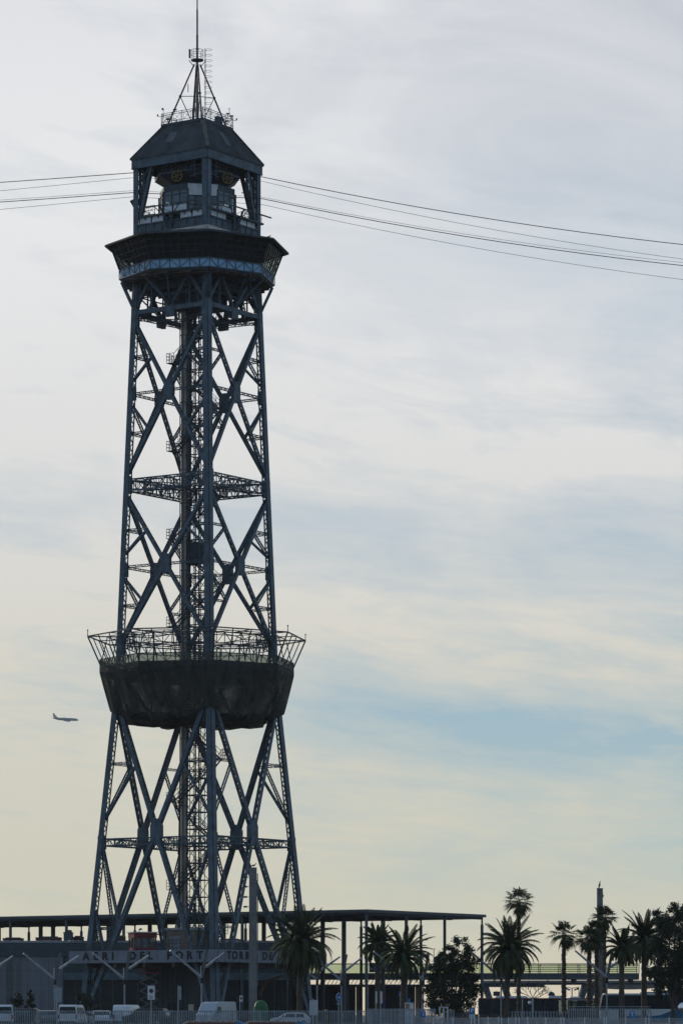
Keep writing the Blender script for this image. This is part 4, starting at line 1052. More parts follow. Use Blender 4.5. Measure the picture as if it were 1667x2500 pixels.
m.poly(ring_(*rs[-1])); m.build('mirror_face', mat('mirror_glass', (.8,.8,.82), .03, 1, var=.01), q, True)
# ------------------------------------------------------------------ fences
def pale_fence(name, x0, x1, d, ytop, step, w, label, m_, rails, d1=None, th=.05, clip=True):
    o = thing(name, (PX((x0+x1)/2,d), d, GZ), label, 'fence'); c = o.location.x; d1 = d1 or d
    X0, X1 = PX(x0,d)-c, PX(x1,d1)-c; h = PZ(ytop,d)-GZ; n = int((X1-X0)/step); m = MB(); rnd = random.Random(int(x0+5))
    for i in range(n+1):
        f = i/n; x = X0+(X1-X0)*f; y = (d1-d)*f; ww = w/2; hh = h*(1+rnd.uniform(-.006,.006)); l = rnd.uniform(-.012,.012)
        m.hexa([(x-ww,y-th/2,.05),(x+ww,y-th/2,.05),(x+ww,y+th/2,.05),(x-ww,y+th/2,.05),(x-ww+l,y-th/2,hh),(x+ww+l,y-th/2,hh),(x+ww+l,y+th/2,hh),(x-ww+l,y+th/2,hh)])
    m.build('pale', m_, o)
    for z in rails:
        m = MB(); m.bar((X0,th,z),(X1,d1-d+th,z),.05,.06); m.build('rail', m_, o)
    k = max(2, int((X1-X0)/2.6))
    for i in range(k+1):
        f = i/k; x = X0+(X1-X0)*f; m = MB(); m.box(x-.04,x+.04,(d1-d)*f+th+.03,(d1-d)*f+th+.11,0,h-.05); m.build('fence_post', m_, o)
    return o
fm = mat('weathered_fence_paint', (.24,.29,.32), .55, .1, var=.35, scale=1.1)
pale_fence('pale_fence', -40, 905, 340, 2468, .168, .075, 'long grey upright pale fence in front of the parked vans', fm, (.35,1.45))
pale_fence('slat_gate', 897, 1062, 333, 2464, .128, .085, 'pale sliding gate of close set upright slats with a blue I sign', galv, (.3,1.6))
pale_fence('pale_fence', 1094, 1108, 334, 2466, .12, .06, 'short run of grey pales right of the pale gate post', fm, (.35,1.45))
pale_fence('slat_gate', 1250, 1388, 337, 2470, .27, .10, 'gate of wide spaced grey slats in front of the city bus', fm, (.3,1.4))
pale_fence('slat_gate', 1389, 1588, 333, 2463, .20, .09, 'tall grey slat gate with a blue Y sign before the coach', galv, (.3,1.6,1.9))
gp_ = thing('gate_post', (PX(1083,332), 332, GZ), 'pale boxy gate post standing higher than the gate beside it', 'gate post'); h = PZ(2459,332)-GZ
m = MB(); m.box(-.42,-.30,-.1,.1,0,h-.08); m.box(.30,.42,-.1,.1,0,h-.08); m.box(-.08,.08,-.1,.1,0,h-.08); m.build('upright', galvl, gp_); m = MB(); m.box(-.44,.44,-.12,.12,h-.08,h); m.build('head', galvl, gp_)
mesh_ = mat('pale_wire_mesh', (.30,.33,.36), .5, .1, var=.2, scale=3, trans=.55)
lf = thing('low_barrier', (PX(1360,322), 322, GZ), 'low pale wire mesh barrier with white posts along the bottom right', 'barrier'); c = lf.location.x; h = PZ(2488,322)-GZ
m = MB(); m.box(PX(1056,322)-c,PX(1720,322)-c,-.008,.008,.08,h-.03); m.build('mesh_panel', mesh_, lf)
m = MB(); m.bar((PX(1056,322)-c,0,h),(PX(1720,322)-c,0,h),.035); m.build('top_rail', galvl, lf)
for x in (1058,1105,1150,1158,1168,1191,1217,1224,1241,1259,1267,1288,1332,1369,1376,1427,1474,1480,1527,1576,1584,1633):
    m = MB(); X = PX(x,322)-c; m.box(X-.05,X+.05,-.07,-.012,0,h+.10+(.06 if x in (1191,1217,1288) else 0)); m.build('barrier_post', whites, lf)

# ------------------------------------------------------------------ vehicles
def bevelled(o, w=.06, seg=2):
    b = o.modifiers.new('bevel', 'BEVEL'); b.width = w; b.segments = seg; b.limit_method = 'ANGLE'; b.angle_limit = R(25); return o
def wheels(o, xs, w, r=.33):
    for x in xs:
        for s in (-1, 1):
            m = MB(); m.disc((x,s*(w/2-.11),r),(0,1,0),r,.22,20); wh = m.build('wheel', black, o)
            m = MB(); m.disc((x,s*(w/2+.004),r),(0,1,0),r*.6,.02,14); m.build('rim', galv, wh)
def vehicle(name, loc, rz, label, cat, paint, prof, win, W_, tum=.12, axles=(.95,3.9), glass=None, L=5.0, rear_low=None):
    """prof: side outline (x forward, z up); win: side windows [(x0,x1,z0,z1)], windscreen and rear screen come from the outline"""
    o = thing(name, loc, label, cat, None, rz); glass = glass or glasso
    zmax = max(z for x, z in prof); belt = win['belt']
    def hw(z): return W_/2-(tum*max(0, (z-belt)/(zmax-belt)) if z > belt else .03*max(0, (.5-z)/.5))
    m = MB(); n = len(prof); k = 0
    m.v = [(x-L/2, s*hw(z), z) for s in (-1, 1) for x, z in prof]
    m.f = [tuple(range(n)), tuple(reversed(range(n, 2*n)))]+[(i, n+i, n+(i+1) % n, (i+1) % n) for i in range(n)]
    bm_ = m.build('body', paint, o); bevelled(bm_, .07, 2)
    for x0, x1, z0, z1, sl0, sl1 in win['side']:
        for s in (-1, 1):
            m = MB(); e = .012
            m.quad(*[(x-L/2, s*(hw(z)+e), z) for x, z in ((x0,z0),(x1,z0),(x1+sl1,z1),(x0+sl0,z1))]); m.build('side_window', glass, o)
    for nm, (xa, za, xb, zb), f in (('windscreen', win['front'], 1), ('rear_window', win['rear'], -1)):
        if xa is None: continue
        m = MB(); d = V(xb-xa, 0, zb-za).normalized(); nrm = V(d.z, 0, -d.x)*f
        if nrm.x*f < 0: nrm = -nrm
        q = [V(xa-L/2, -hw(za)+.12, za), V(xa-L/2, hw(za)-.12, za), V(xb-L/2, hw(zb)-.12, zb), V(xb-L/2, -hw(zb)+.12, zb)]
        m.poly([p+nrm*.012 for p in q]); m.build(nm, glass, o)
    xf = max(x for x, z in prof)-L/2; xr_ = min(x for x, z in prof)-L/2
    for s in (-1, 1):
        m = MB(); m.box(xf-.12,xf+.01,s*W_/2*.62-.17,s*W_/2*.62+.17,.62,.80); m.build('headlight', whites, o)
        m = MB(); m.box(xr_-.012,xr_+.08,s*W_/2*.86-.08,s*W_/2*.86+.08,.75,1.15); m.build('tail_light', redm, o)
        m = MB(); xm = win['mirror']-L/2; m.box(xm-.06,xm+.06,s*(W_/2+.12)-.10,s*(W_/2+.12)+.10,belt+.03,belt+.25); bevelled(m.build('mirror', black, o), .03)
    for x in (xf+.03, xr_-.03):
        m = MB(); m.box(x-.05,x+.05,-W_/2+.1,W_/2-.1,.32,.52); m.build('bumper', black, o)
    wheels(o, [a-L/2 for a in axles], W_)
    return o
VAN = [(0,.30),(0.0,1.15),(.10,2.02),(.22,2.12),(3.45,2.12),(3.75,2.02),(4.35,1.32),(5.0,1.08),(5.05,.62),(5.05,.30)]
VANW = dict(belt=1.2, side=((.35,1.55,1.25,1.85,0,0),(1.65,2.85,1.25,1.85,0,0),(2.95,3.85,1.25,1.85,.0,-.35)), front=(4.30,1.36,3.80,1.98), rear=(.02,1.25,.09,1.92), mirror=4.0)
PANW = dict(belt=1.2, side=((2.95,3.85,1.25,1.85,.0,-.35),), front=(4.30,1.36,3.80,1.98), rear=(None,0,0,0), mirror=4.0)
BIG = [(0,.35),(0,1.5),(.06,2.45),(.2,2.56),(4.2,2.56),(4.75,2.40),(5.35,1.50),(5.95,1.20),(6.0,.7),(6.0,.35)]
BIGW = dict(belt=1.35, side=((3.9,5.0,1.4,2.05,.0,-.30),), front=(5.30,1.54,4.82,2.26), rear=(.02,1.5,.06,2.2), mirror=5.1)
CAR = [(0,.30),(-.02,.85),(.12,1.02),(.55,1.40),(.95,1.47),(2.3,1.46),(2.75,1.36),(3.35,.98),(4.1,.86),(4.2,.6),(4.2,.30)]
CARW = dict(belt=.95, side=((.62,1.55,.98,1.34,.12,0),(1.62,2.75,.98,1.34,0,-.22)), front=(3.28,1.00,2.80,1.34), rear=(.16,1.05,.52,1.37), mirror=2.9)
SUV = [(0,.35),(-.02,1.0),(.10,1.25),(.35,1.72),(.8,1.80),(2.6,1.78),(3.0,1.68),(3.55,1.14),(4.4,1.02),(4.55,.7),(4.55,.35)]
SUVW = dict(belt=1.15, side=((.45,1.55,1.2,1.64,.1,0),(1.62,2.9,1.2,1.64,0,-.18)), front=(3.48,1.17,3.05,1.66), rear=(.13,1.28,.33,1.68), mirror=3.05)
def at(x, d): return (PX(x,d), d, GZ)
def veh(kind, x, d, rz, label, paint, sc=1.0):
    prof, win, W_, ax, L, cat = dict(van=(VAN,VANW,1.95,(.95,3.95),5.05,'van'), panel=(VAN,PANW,1.95,(.95,3.95),5.05,'van'), big=(BIG,BIGW,2.05,(1.1,4.8),6.0,'van'), car=(CAR,CARW,1.78,(.75,3.4),4.2,'car'), suv=(SUV,SUVW,1.9,(.85,3.65),4.55,'car'))[kind]
    o = vehicle({'van':'van','panel':'van','big':'van','car':'car','suv':'car'}[kind], at(x,d), R(rz), label, cat, paint, prof, win, W_, axles=ax, L=L)
    o.scale = (sc,)*3; return o
veh('van', 8, 351, 96, 'white van with rear window cut by the left edge of the photo', whitev)
veh('suv', 48, 356, 176, 'long dark car with a shining roof edge right of the leftmost white van', blackv, .98)
veh('car', 113, 352, 100, 'dark small car with a bright roof edge before the grey square sign', silverv, 1.08)
veh('car', 142, 357, 80, 'low dark car seen between the small dark car and the white rear-windowed van', blackv)
veh('van', 177, 352, 83, 'white van seen from behind with a dark rear window, red marked tailgate', whitev)
veh('car', 214, 358, 84, 'dark low car half hidden between two white vehicles near the left tower leg', silverv)
veh('car', 247, 352, 97, 'white small car seen from behind under the word AERI', whitev, 1.06)
veh('panel', 312, 354, 79, 'white windowless panel van seen from behind under the word DEL', whitev)
veh('suv', 356, 352, 168, 'dark car with pale rear pillar right of the windowless white van', blackv, 1.02)
veh('big', 528, 352, 247, 'large white van facing forward with a wide windscreen by the near tower leg', whiteg, .95)
veh('car', 708, 346, 184, 'silver car whose roof shows just above the bottom edge below the big palm', whitev, .92)
veh('car', 1133, 349, 60, 'dark car standing in the shade between the bushy tree and the city bus', blackv)
veh('suv', 425, 356, 190, 'dark car in deep shade left of the near tower leg', blackv, .9)

def bus(name, x0, x1, d, H, label, kind):
    o = thing(name, at((x0+x1)/2,d), label, 'bus'); L = (x1-x0)*d/FPX; W_ = 2.5; a = L/2
    lowm, roofp = (cream, redm) if kind == 'city' else (whitev, whitev); zs = 1.18 if kind == 'city' else 1.75
    m = MB(); m.hexa([(-a,-W_/2,.32),(a,-W_/2,.32),(a,W_/2,.32),(-a,W_/2,.32),(-a,-W_/2,zs),(a,-W_/2,zs),(a,W_/2,zs),(-a,W_/2,zs)]); bevelled(m.build('lower_body', lowm if kind == 'coach' else cream, o), .08)
    if kind == 'city':
        m = MB(); m.box(-a+.02,a-.02,-W_/2-.012,-W_/2-.002,.86,zs+.02); m.box(-a+.02,a-.02,W_/2+.002,W_/2+.012,.86,zs+.02); m.build('dark_skirt', blackv, o)
    zt = H-.28
    m = MB(); m.box(-a,a,-W_/2,W_/2,zt,H-.05); bevelled(m.build('roof', blackv if kind == 'city' else whitev, o), .1)
    if kind == 'city':
        m = MB(); m.box(-a,a,-W_/2-.02,-W_/2-.002,H-.19,H-.10); m.box(-a,a,W_/2+.002,W_/2+.02,H-.19,H-.10); m.build('red_stripe', redm, o)
    n_ = int(L/1.45); m = MB()
    for i in range(n_+1):
        x = -a+.06+(L-.12)*i/n_
        for s in (-1, 1): m.box(x-.06,x+.06,s*(W_/2-.07)-.05,s*(W_/2-.07)+.05,zs-.02,zt+.02)
    m.build('window_pillar', blackv, o)
    gm = glasso
    for i in range(n_):
        x = -a+.06+(L-.12)*i/n_; x2 = x+(L-.12)/n_
        for s in (-1, 1):
            m = MB(); m.box(x+.061,x2-.061,s*(W_/2-.03)-.01,s*(W_/2-.03)+.01,zs,zt); m.build('side_window', (glassl if kind == 'city' and 6 <= i <= 8 else gm), o)
    for s in (-1, 1):
        m = MB(); m.box(s*(a-.03)-.012,s*(a-.03)+.012,-W_/2+.15,W_/2-.15,zs,zt); m.build('windscreen' if s < 0 else 'rear_window', glasso, o)
    m = MB()
    for x in range(-int(a)+1, int(a)): 
        for s in (-1, 1): m.box(x-.22,x+.22,s*.75-.2,s*.75+.2,.9,1.7)
    m.build('seat', navy, o)
    wheels(o, (-a+2.6, a-3.2), W_+.02, .48)
    m = MB()
    for x, w2, h2 in ((-a*.45,1.9,.22),(a*.30,.9,.26),(a*.62,.6,.16)) if kind == 'city' else ((-a*.30,.9,.15),(a*.05,1.6,.30)):
        q = MB(); q.hexa([(x-w2,-.8,H-.05),(x+w2,-.8,H-.05),(x+w2,.8,H-.05),(x-w2,.8,H-.05),(x-w2*.85,-.7,H-.05+h2),(x+w2*.85,-.7,H-.05+h2),(x+w2*.85,.7,H-.05+h2),(x-w2*.85,.7,H-.05+h2)]); q.build('roof_unit', galvl if kind == 'city' else concd, o)
    if kind == 'coach':
        for s in (-1,):
            m = MB(); y = s*(W_/2+.01); top = [(-a+1.6,.75),(-a+2.6,1.05),(-a+3.6,1.08),(-a+4.8,.98),(-a+5.8,1.1),(-a+6.8,1.45),(-a+7.6,1.74),(a,1.74)]
            m.ring([V(x,y,.36) for x, z in top], [V(x,y,z) for x, z in top], False); m.build('blue_wave', bluec, o)
        m = MB(); m.hexa([(-a-.5,-W_/2+.1,.34),(-a-.001,-W_/2,.34),(-a-.001,W_/2,.34),(-a-.5,W_/2-.1,.34),(-a-.42,-W_/2+.1,1.6),(-a-.001,-W_/2,1.7),(-a-.001,W_/2,1.7),(-a-.42,W_/2-.1,1.6)]); bevelled(m.build('nose', whitev, o), .1)
        m = MB(); m.hexa([(-a-.42,-W_/2+.12,1.6),(-a-.03,-W_/2+.02,1.7),(-a-.03,W_/2-.02,1.7),(-a-.42,W_/2-.12,1.6),(-a-.12,-W_/2+.12,H-.25),(-a-.03,-W_/2+.02,H-.2),(-a-.03,W_/2-.02,H-.2),(-a-.12,W_/2-.12,H-.25)]); m.build('windscreen', glasso, o)
        m = MB(); m.tube(((-a-.3,-W_/2+.1,H-.3),(-a-.75,-W_/2-.15,H-.5),(-a-.75,-W_/2-.15,H-.8)), .05, 6); m.box(-a-.85,-a-.65,-W_/2-.22,-W_/2-.08,H-1.3,H-.8); m.build('mirror', black, o)
    return o
bus('city_bus', 1168, 1458, 396, PZ(2437,396)-GZ, 'long dark city bus with red roof stripe and cream skirt behind the palm trunks', 'city')
bus('coach', 1472, 1790, 372, PZ(2425.5,372)-GZ, 'white coach with a blue wave and tall dark windows at the right edge', 'coach')
bs = thing('bus_shelter', at(1424,384), 'dark glazed bus shelter between the city bus and the coach', 'bus shelter')
m = MB(); m.box(-1.7,1.7,-.7,.7,PZ(2441,384)-GZ-.12,PZ(2441,384)-GZ); m.build('roof', galv, bs)
for x in (-1.6,-.55,.5,1.6):
    m = MB(); m.box(x-.05,x+.05,.55,.65,0,PZ(2441,384)-GZ-.12); m.build('upright', steel2, bs)
m = MB(); m.box(-1.55,1.55,.59,.61,.3,PZ(2441,384)-GZ-.15); m.build('back_pane', glassd, bs)

# ------------------------------------------------------------------ site machines and small street things
sl = thing('scissor_lift', at(364,391.5), 'scissor lift with dark red basket raised under the station terrace', 'lift')
m = MB(); m.box(-1.2,1.2,-.6,.6,.25,.9); m.build('chassis', steel2, sl); wheels(sl, (-.8,.8), 1.3, .26)
zb = PZ(2378,391.5)-GZ; n_ = 5
m = MB()
for i in range(n_):
    z0, z1 = .9+(zb-.9)*i/n_, .9+(zb-.9)*(i+1)/n_
    for y in (-.45,.45): m.bar((-1.0,y,z0),(1.0,y+.03,z1),.16,.06,(0,1,0)); m.bar((1.0,y+.1,z0),(-1.0,y+.13,z1),.16,.06,(0,1,0))
    m.tube(((-1.0,-.45,z0),(-1.0,.5,z0)), .05, 6); m.tube(((1.0,-.45,z0),(1.0,.5,z0)), .05, 6)
m.build('scissor_arm', concd, sl)
m = MB(); m.box(-1.2,1.2,-.62,.62,zb,zb+.15); bk = m.build('basket', redm, sl)
m = MB()
for z in (zb+.55,zb+1.0):
    for y in (-.6,.6): m.bar((-1.18,y,z),(1.18,y,z),.06)
    for x in (-1.18,1.18): m.bar((x,-.6,z),(x,.6,z),.06)
for x in (-1.18,-.4,.4,1.18):
    for y in (-.6,.6): m.bar((x,y,zb+.15),(x,y,zb+1.0),.05)
m.build('basket_rail', redm, bk)
bl = thing('boom_lift', at(652,396), 'orange articulated boom lift reaching under the terrace behind the big palm', 'lift')
P2 = lambda x, y: V(PX(x,396)-bl.location.x, 0, PZ(y,396)-GZ)
m = MB(); m.box(P2(585,0).x,P2(625,0).x,-.9,.9,.45,1.5); bevelled(m.build('chassis', orange, bl), .08)
for s in (-1, 1):
    for x in (590, 620): m = MB(); m.disc((P2(x,0).x,s*.95,.45),(0,1,0),.45,.3,18); m.build('wheel', black, bl)
m = MB(); m.bar(P2(608,2462)+V(0,0,0), P2(632,2436), .34, .3, (0,1,0)); m.build('lower_boom', orange, bl)
m = MB(); m.bar(P2(628,2440), P2(652,2396), .34, .3, (0,1,0)); m.build('middle_boom', orange, bl)
m = MB(); m.bar(P2(650,2398), P2(688,2384), .30, .26, (0,1,0)); m.build('upper_boom', orange, bl)
m = MB(); a = P2(686,2386); b = P2(708,2381); m.box(a.x,b.x,-.5,.5,a.z,a.z+.12)
for x in (a.x,(a.x+b.x)/2,b.x):
    for y in (-.5,.5): m.bar((x,y,a.z),(x,y,a.z+1.0),.06)
for z in (.5,1.0):
    for y in (-.5,.5): m.bar((a.x,y,a.z+z),(b.x,y,a.z+z),.06)
m.build('basket', orange, bl)
gc = thing('recycling_container', at(637,347), 'green dome topped recycling container beside the front square mast', 'container')
m = MB(); w = .72; prof_ = [(1.0,0),(1.04,.2),(1.0,.9),(.93,1.25),(.72,1.5),(.35,1.62),(.02,1.65)]
lp = [[V(w*r*math.copysign(abs(math.cos(R(a)))**.6, math.cos(R(a))), w*r*math.copysign(abs(math.sin(R(a)))**.6, math.sin(R(a))), z*(PZ(2443,347)-GZ)/1.65) for a in range(0,360,15)] for r, z in prof_]
for a, b in zip(lp[:-1], lp[1:]): m.ring(a, b)
m.build('shell', green, gc, True)
m = MB(); m.box(.08,.60,-.60,-.57,.2,1.35); m.build('grey_panel', concrete, gc); m = MB(); m.disc((.30,-.62,1.0),(0,1,0),.16,.04,14); m.build('pink_flap', redm, gc)
ub = thing('cabinet', at(999,339), 'pale box cabinet with a brown front standing behind the pale gate', 'cabinet'); hz_ = PZ(2449,339)-GZ
m = MB(); m.box(-.42,.42,-.4,.4,0,hz_-.06); bevelled(m.build('housing', whites, ub), .03); m = MB(); m.box(-.38,.02,-.42,-.405,hz_-.62,hz_-.12); m.build('front_grille', tan, ub)
m = MB(); m.box(-.46,.46,-.44,.44,hz_-.06,hz_); m.build('lid', galvl, ub); m = MB(); m.tube(((-.05,0,hz_),(-.05,0,hz_+.36)), .05, 6); m.tube(((.05,0,hz_),(.05,0,hz_+.42)), .03, 6); m.build('vent_pipe', bluep, ub)
yb = thing('yellow_bollard', at(796.5,345), 'short yellow rounded bollard behind the fence right of the biggest palm', 'bollard')
m = MB(); hb = PZ(2466,345)-GZ; m.tube(((0,0,0),(0,0,hb-.15),(0,0,hb-.04),(0,0,hb)), [.16,.16,.13,.06], 14); m.build('body', yellow, yb, True); m = MB(); m.tube(((0,0,hb-.5),(0,0,hb-.35)), .17, 14); m.build('band', black, yb)
yb = thing('waste_bin', at(466,370), 'dull yellow upright bin by the near tower leg', 'bin')
m = MB(); hb = PZ(2451,370)-GZ; m.hexa([(-.22,-.22,0),(.22,-.22,0),(.22,.22,0),(-.22,.22,0),(-.27,-.27,hb-.1),(.27,-.27,hb-.1),(.27,.27,hb-.1),(-.27,.27,hb-.1)]); m.build('bin_body', cream, yb); m = MB(); m.box(-.3,.3,-.3,.3,hb-.1,hb); m.build('lid', steel2, yb)
for x0, x1, xb0, xb1, ln, label in ((444,574,574,592,250,'brown ribbed boat cover at the bottom edge left of a blue bow end'),(594,722,722,744,252,'brown ribbed boat cover at the bottom edge below the biggest palm')):
    o = thing('covered_boat', at((x0+x1)/2,ln), label, 'boat', 'covered boats at the bottom edge'); c = o.location.x; X0, X1, X2 = PX(x0,ln)-c, PX(x1,ln)-c, PX(xb1,ln)-c; h = PZ(2493.5,ln)-GZ
    m = MB(); hull = [V(X0,-.7,.35),V(X1,-.7,.38),V(X2+.4,0,.52),V(X1,.7,.38),V(X0,.7,.35)]; kl = [V(X0+.2,-.35,0),V(X1-.1,-.3,0),V(X2,0,.15),V(X1-.1,.3,0),V(X0+.2,.35,0)]
    m.ring(kl, hull); m.poly(list(reversed(kl))); m.build('hull', whites, o)
    m = MB(); secs = []
    for i in range(33):
        f = i/32; x = X0+(X1-X0)*f; hh = h*(1-.35*max(0,1-f*7)**2)-.025*abs(math.sin(f*math.pi*8)); secs.append([V(x,.72*math.cos(R(a)),.36+(hh-.36)*math.sin(R(a))) for a in range(0,181,15)])
    for a, b in zip(secs[:-1], secs[1:]): m.ring(a, b, False)
    m.poly(secs[0]); m.poly(list(reversed(secs[-1]))); m.build('cover', brownc, o, True)
    m = MB(); m.hexa([(X1+.03,-.68,.36),(X2+.3,-.12,.5),(X2+.3,.12,.5),(X1+.03,.68,.36),(X1+.12,-.4,h+.03),(X2,-.1,h-.16),(X2,.1,h-.16),(X1+.12,.4,h+.03)]); m.build('bow_cap', bluec, o)

# ------------------------------------------------------------------ vegetation
def frond(B, base, az, pitch, L, droop, rnd, wl=.15, n=34, lw=.07, thin=1.0):
    p = Vector(base); h = V(math.cos(az), math.sin(az), 0); pts = [p.copy()]; ds = []
    st = L/n; side = V(-h.y, h.x, 0); tw = rnd.uniform(-.35, .35)
    for i in range(n):
        f = (i+.5)/n; a = pitch-droop*f**1.25; d = h*math.cos(a)+V(0,0,math.sin(a)); ds.append(d); p = p+d*st; pts.append(p.copy())
    B.tube([pts[0], pts[n//3], pts[2*n//3], pts[-1]], [.035,.028,.018,.006], 4, False)
    for i in range(1, n):
        f = i/n; ll = L*wl*(math.sin(math.pi*min(1, f*.93+.1))**.55)*rnd.uniform(.8, 1.1); d = ds[i]; up = d.cross(side).normalized()*-1
        for s in (-1, 1):
            if rnd.random() > thin: continue
            t = (side*s*.80+d*(.55+.5*f)+up*(.22+tw*s)+V(0,0,-.12)).normalized(); q = pts[i]; tip = q+t*ll-V(0,0,ll*.18); mid = q+t*ll*.5
            w_ = d*lw; B.add((q-w_*.5, mid-w_*.8, tip, mid+w_*.8, q+w_*.5), ((0,1,2,3,4),))
def date_palm(x, d, ytop_trunk, label, nfr=56, L=4.0, seed=1, rt=.30, lean=0.0, sk=.25, wl=.15, droopmax=1.9, up=1.5):
    o = thing('date_palm', at(x,d), label, 'palm tree', 'palm trees on the promenade'); rnd = random.Random(seed); H = PZ(ytop_trunk,d)-GZ
    T = MB(); n = 26; pts = [V(lean*(i/n)**2, 0, H*i/n) for i in range(n+1)]; T.tube(pts, [rt*(1.15-.25*i/n)+(.035 if i % 2 else -.015) for i in range(n+1)], 12); T.build('trunk', bark, o, True)
    top = pts[-1]; C_ = MB(); D_ = MB()
    for i in range(nfr):
        f = i/nfr; az = i*2.39996+rnd.uniform(-.2,.2); pitch = up-(up+.55)*f**.9+rnd.uniform(-.14,.14); dr = .45+droopmax*.80*min(1, f*2.1)*(1.15-.4*f)+rnd.uniform(-.2,.3)
        frond(C_, top+V(.16*math.cos(az), .16*math.sin(az), .05-.5*f), az, pitch, L*rnd.uniform(.82,1.08)*(1-.12*f), dr, rnd, wl)
    for i in range(int(nfr*sk)):
        az = rnd.uniform(0,6.28); frond(D_, top+V(.2*math.cos(az), .2*math.sin(az), -.5), az, -.5+rnd.uniform(-.3,.2), L*.62*rnd.uniform(.7,1.1), .9, rnd, wl*.8, 18, .045, .7)
    K = MB(); K.tube([top-V(0,0,.9), top-V(0,0,.3), top+V(0,0,.15)], [rt*.95,rt*1.35,rt*.6], 12); K.build('crown_base', bark, o, True)
    C_.build('crown', leafd, o)
    if D_.v: D_.build('dry_skirt', leafy, o)
    return o
def fan_palm(x, d, y_crown, label, r=1.5, seed=1, rt=.2, nl=28, skirt=8, lean=0):
    o = thing('fan_palm', at(x,d), label, 'palm tree', 'palm trees on the promenade'); rnd = random.Random(seed); H = PZ(y_crown,d)-GZ
    T = MB(); n = 40; T.tube([V(lean*(i/n)**2+.02*math.sin(i), 0, H*i/n) for i in range(n+1)], [rt*(1.2-.3*i/n)+(.03 if i % 2 else -.02)+rnd.uniform(0,.02) for i in range(n+1)], 10)
    for i in range(60):
        z = H*(.12+.86*rnd.random()); az = rnd.uniform(0,6.28); c = V(lean*(z/H)**2+rt*math.cos(az), rt*math.sin(az), z); T.bar(c, c+V(.14*math.cos(az),.14*math.sin(az),-.05+rnd.uniform(-.1,.16)), .06, .03)
    T.build('trunk', bark, o); top = V(lean,0,H); C_ = MB(); D_ = MB()
    def fan(B, az, pitch, pet, rad, sag):
        f_ = sag
        h = V(math.cos(az),math.sin(az),0); d = h*math.cos(pitch)+V(0,0,math.sin(pitch)); c = top+d*pet-V(0,0,.10*pet); B.bar(top+d*.1, c, .035, .025)
        side = V(-h.y,h.x,0); dd = (d-V(0,0,sag)).normalized(); up = side.cross(dd)
        ns = 17
        for i in range(ns):
            a = R(-105+210*i/(ns-1))+rnd.uniform(-.05,.05); t = (dd*math.cos(a)+side*math.sin(a)).normalized(); l = rad*(.72+.28*math.cos(a))*rnd.uniform(.85,1.1); mid = c+t*l*.62+up*.04; tip = c+t*l-V(0,0,l*(.12+.25*rnd.random()+.2*f_)); w_ = (t.cross(up)).normalized()*.055
            B.add((c, mid-w_, tip, mid+w_), ((0,1,2,3),))
    for i in range(nl):
        f = i/nl; az = i*2.39996+rnd.uniform(-.25,.25); fan(C_, az, math.asin(max(-.75, 1-1.6*f))*.98+rnd.uniform(-.15,.15), r*rnd.uniform(.46,.62), r*rnd.uniform(.50,.62), .0+.42*f)
    for i in range(skirt):
        fan(D_, rnd.uniform(0,6.28), -.9+rnd.uniform(-.3,.2), r*.5, r*.45, .8)
    C_.build('crown', leafd, o)
    if D_.v: D_.build('dry_skirt', leafy, o)
    return o
date_palm(731,356,2304,'biggest date palm with a wide drooping crown in front of the right tower leg',104,4.4,2,.27,.2,.35,.15,2.2)
date_palm(922,380,2302,'dark date palm standing behind the low date palm near the canopy corner post',60,2.6,5,.30,0,.2,.19)
date_palm(984,350,2330,'low date palm with spreading crown behind the pale gate',74,3.5,8,.26,.06,.3)
date_palm(1236,350,2316,'tall drooping date palm in front of the city bus',92,3.95,11,.25,.30,.3,.15,2.1)
date_palm(1517,346,2312,'slim young date palm in front of the coach windows',46,2.3,14,.25,.05,.25,.2)
date_palm(1572,366,2290,'broad date palm with brown hanging fronds left of the big dark tree',80,3.6,17,.28,0,.6,.15,2.0)
fan_palm(1266,372,2202,'tallest thin fan palm rising above the drooping date palm',1.8,3,.19,27,4)
fan_palm(1376,370,2282,'lone fan palm with a straight trunk between two gaps of sky',1.75,6,.22,27,6)
fan_palm(1438,366,2292,'shaggy fan palm, leftmost of the cluster by the square mast',1.75,9,.23,30,8)
fan_palm(1475,376,2240,'tallest fan palm of the cluster, its crown just under the square mast top',1.6,12,.22,28,6)
fan_palm(1456,370,2272,'middle height fan palm tucked against the left of the square mast',1.5,15,.21,26,6)

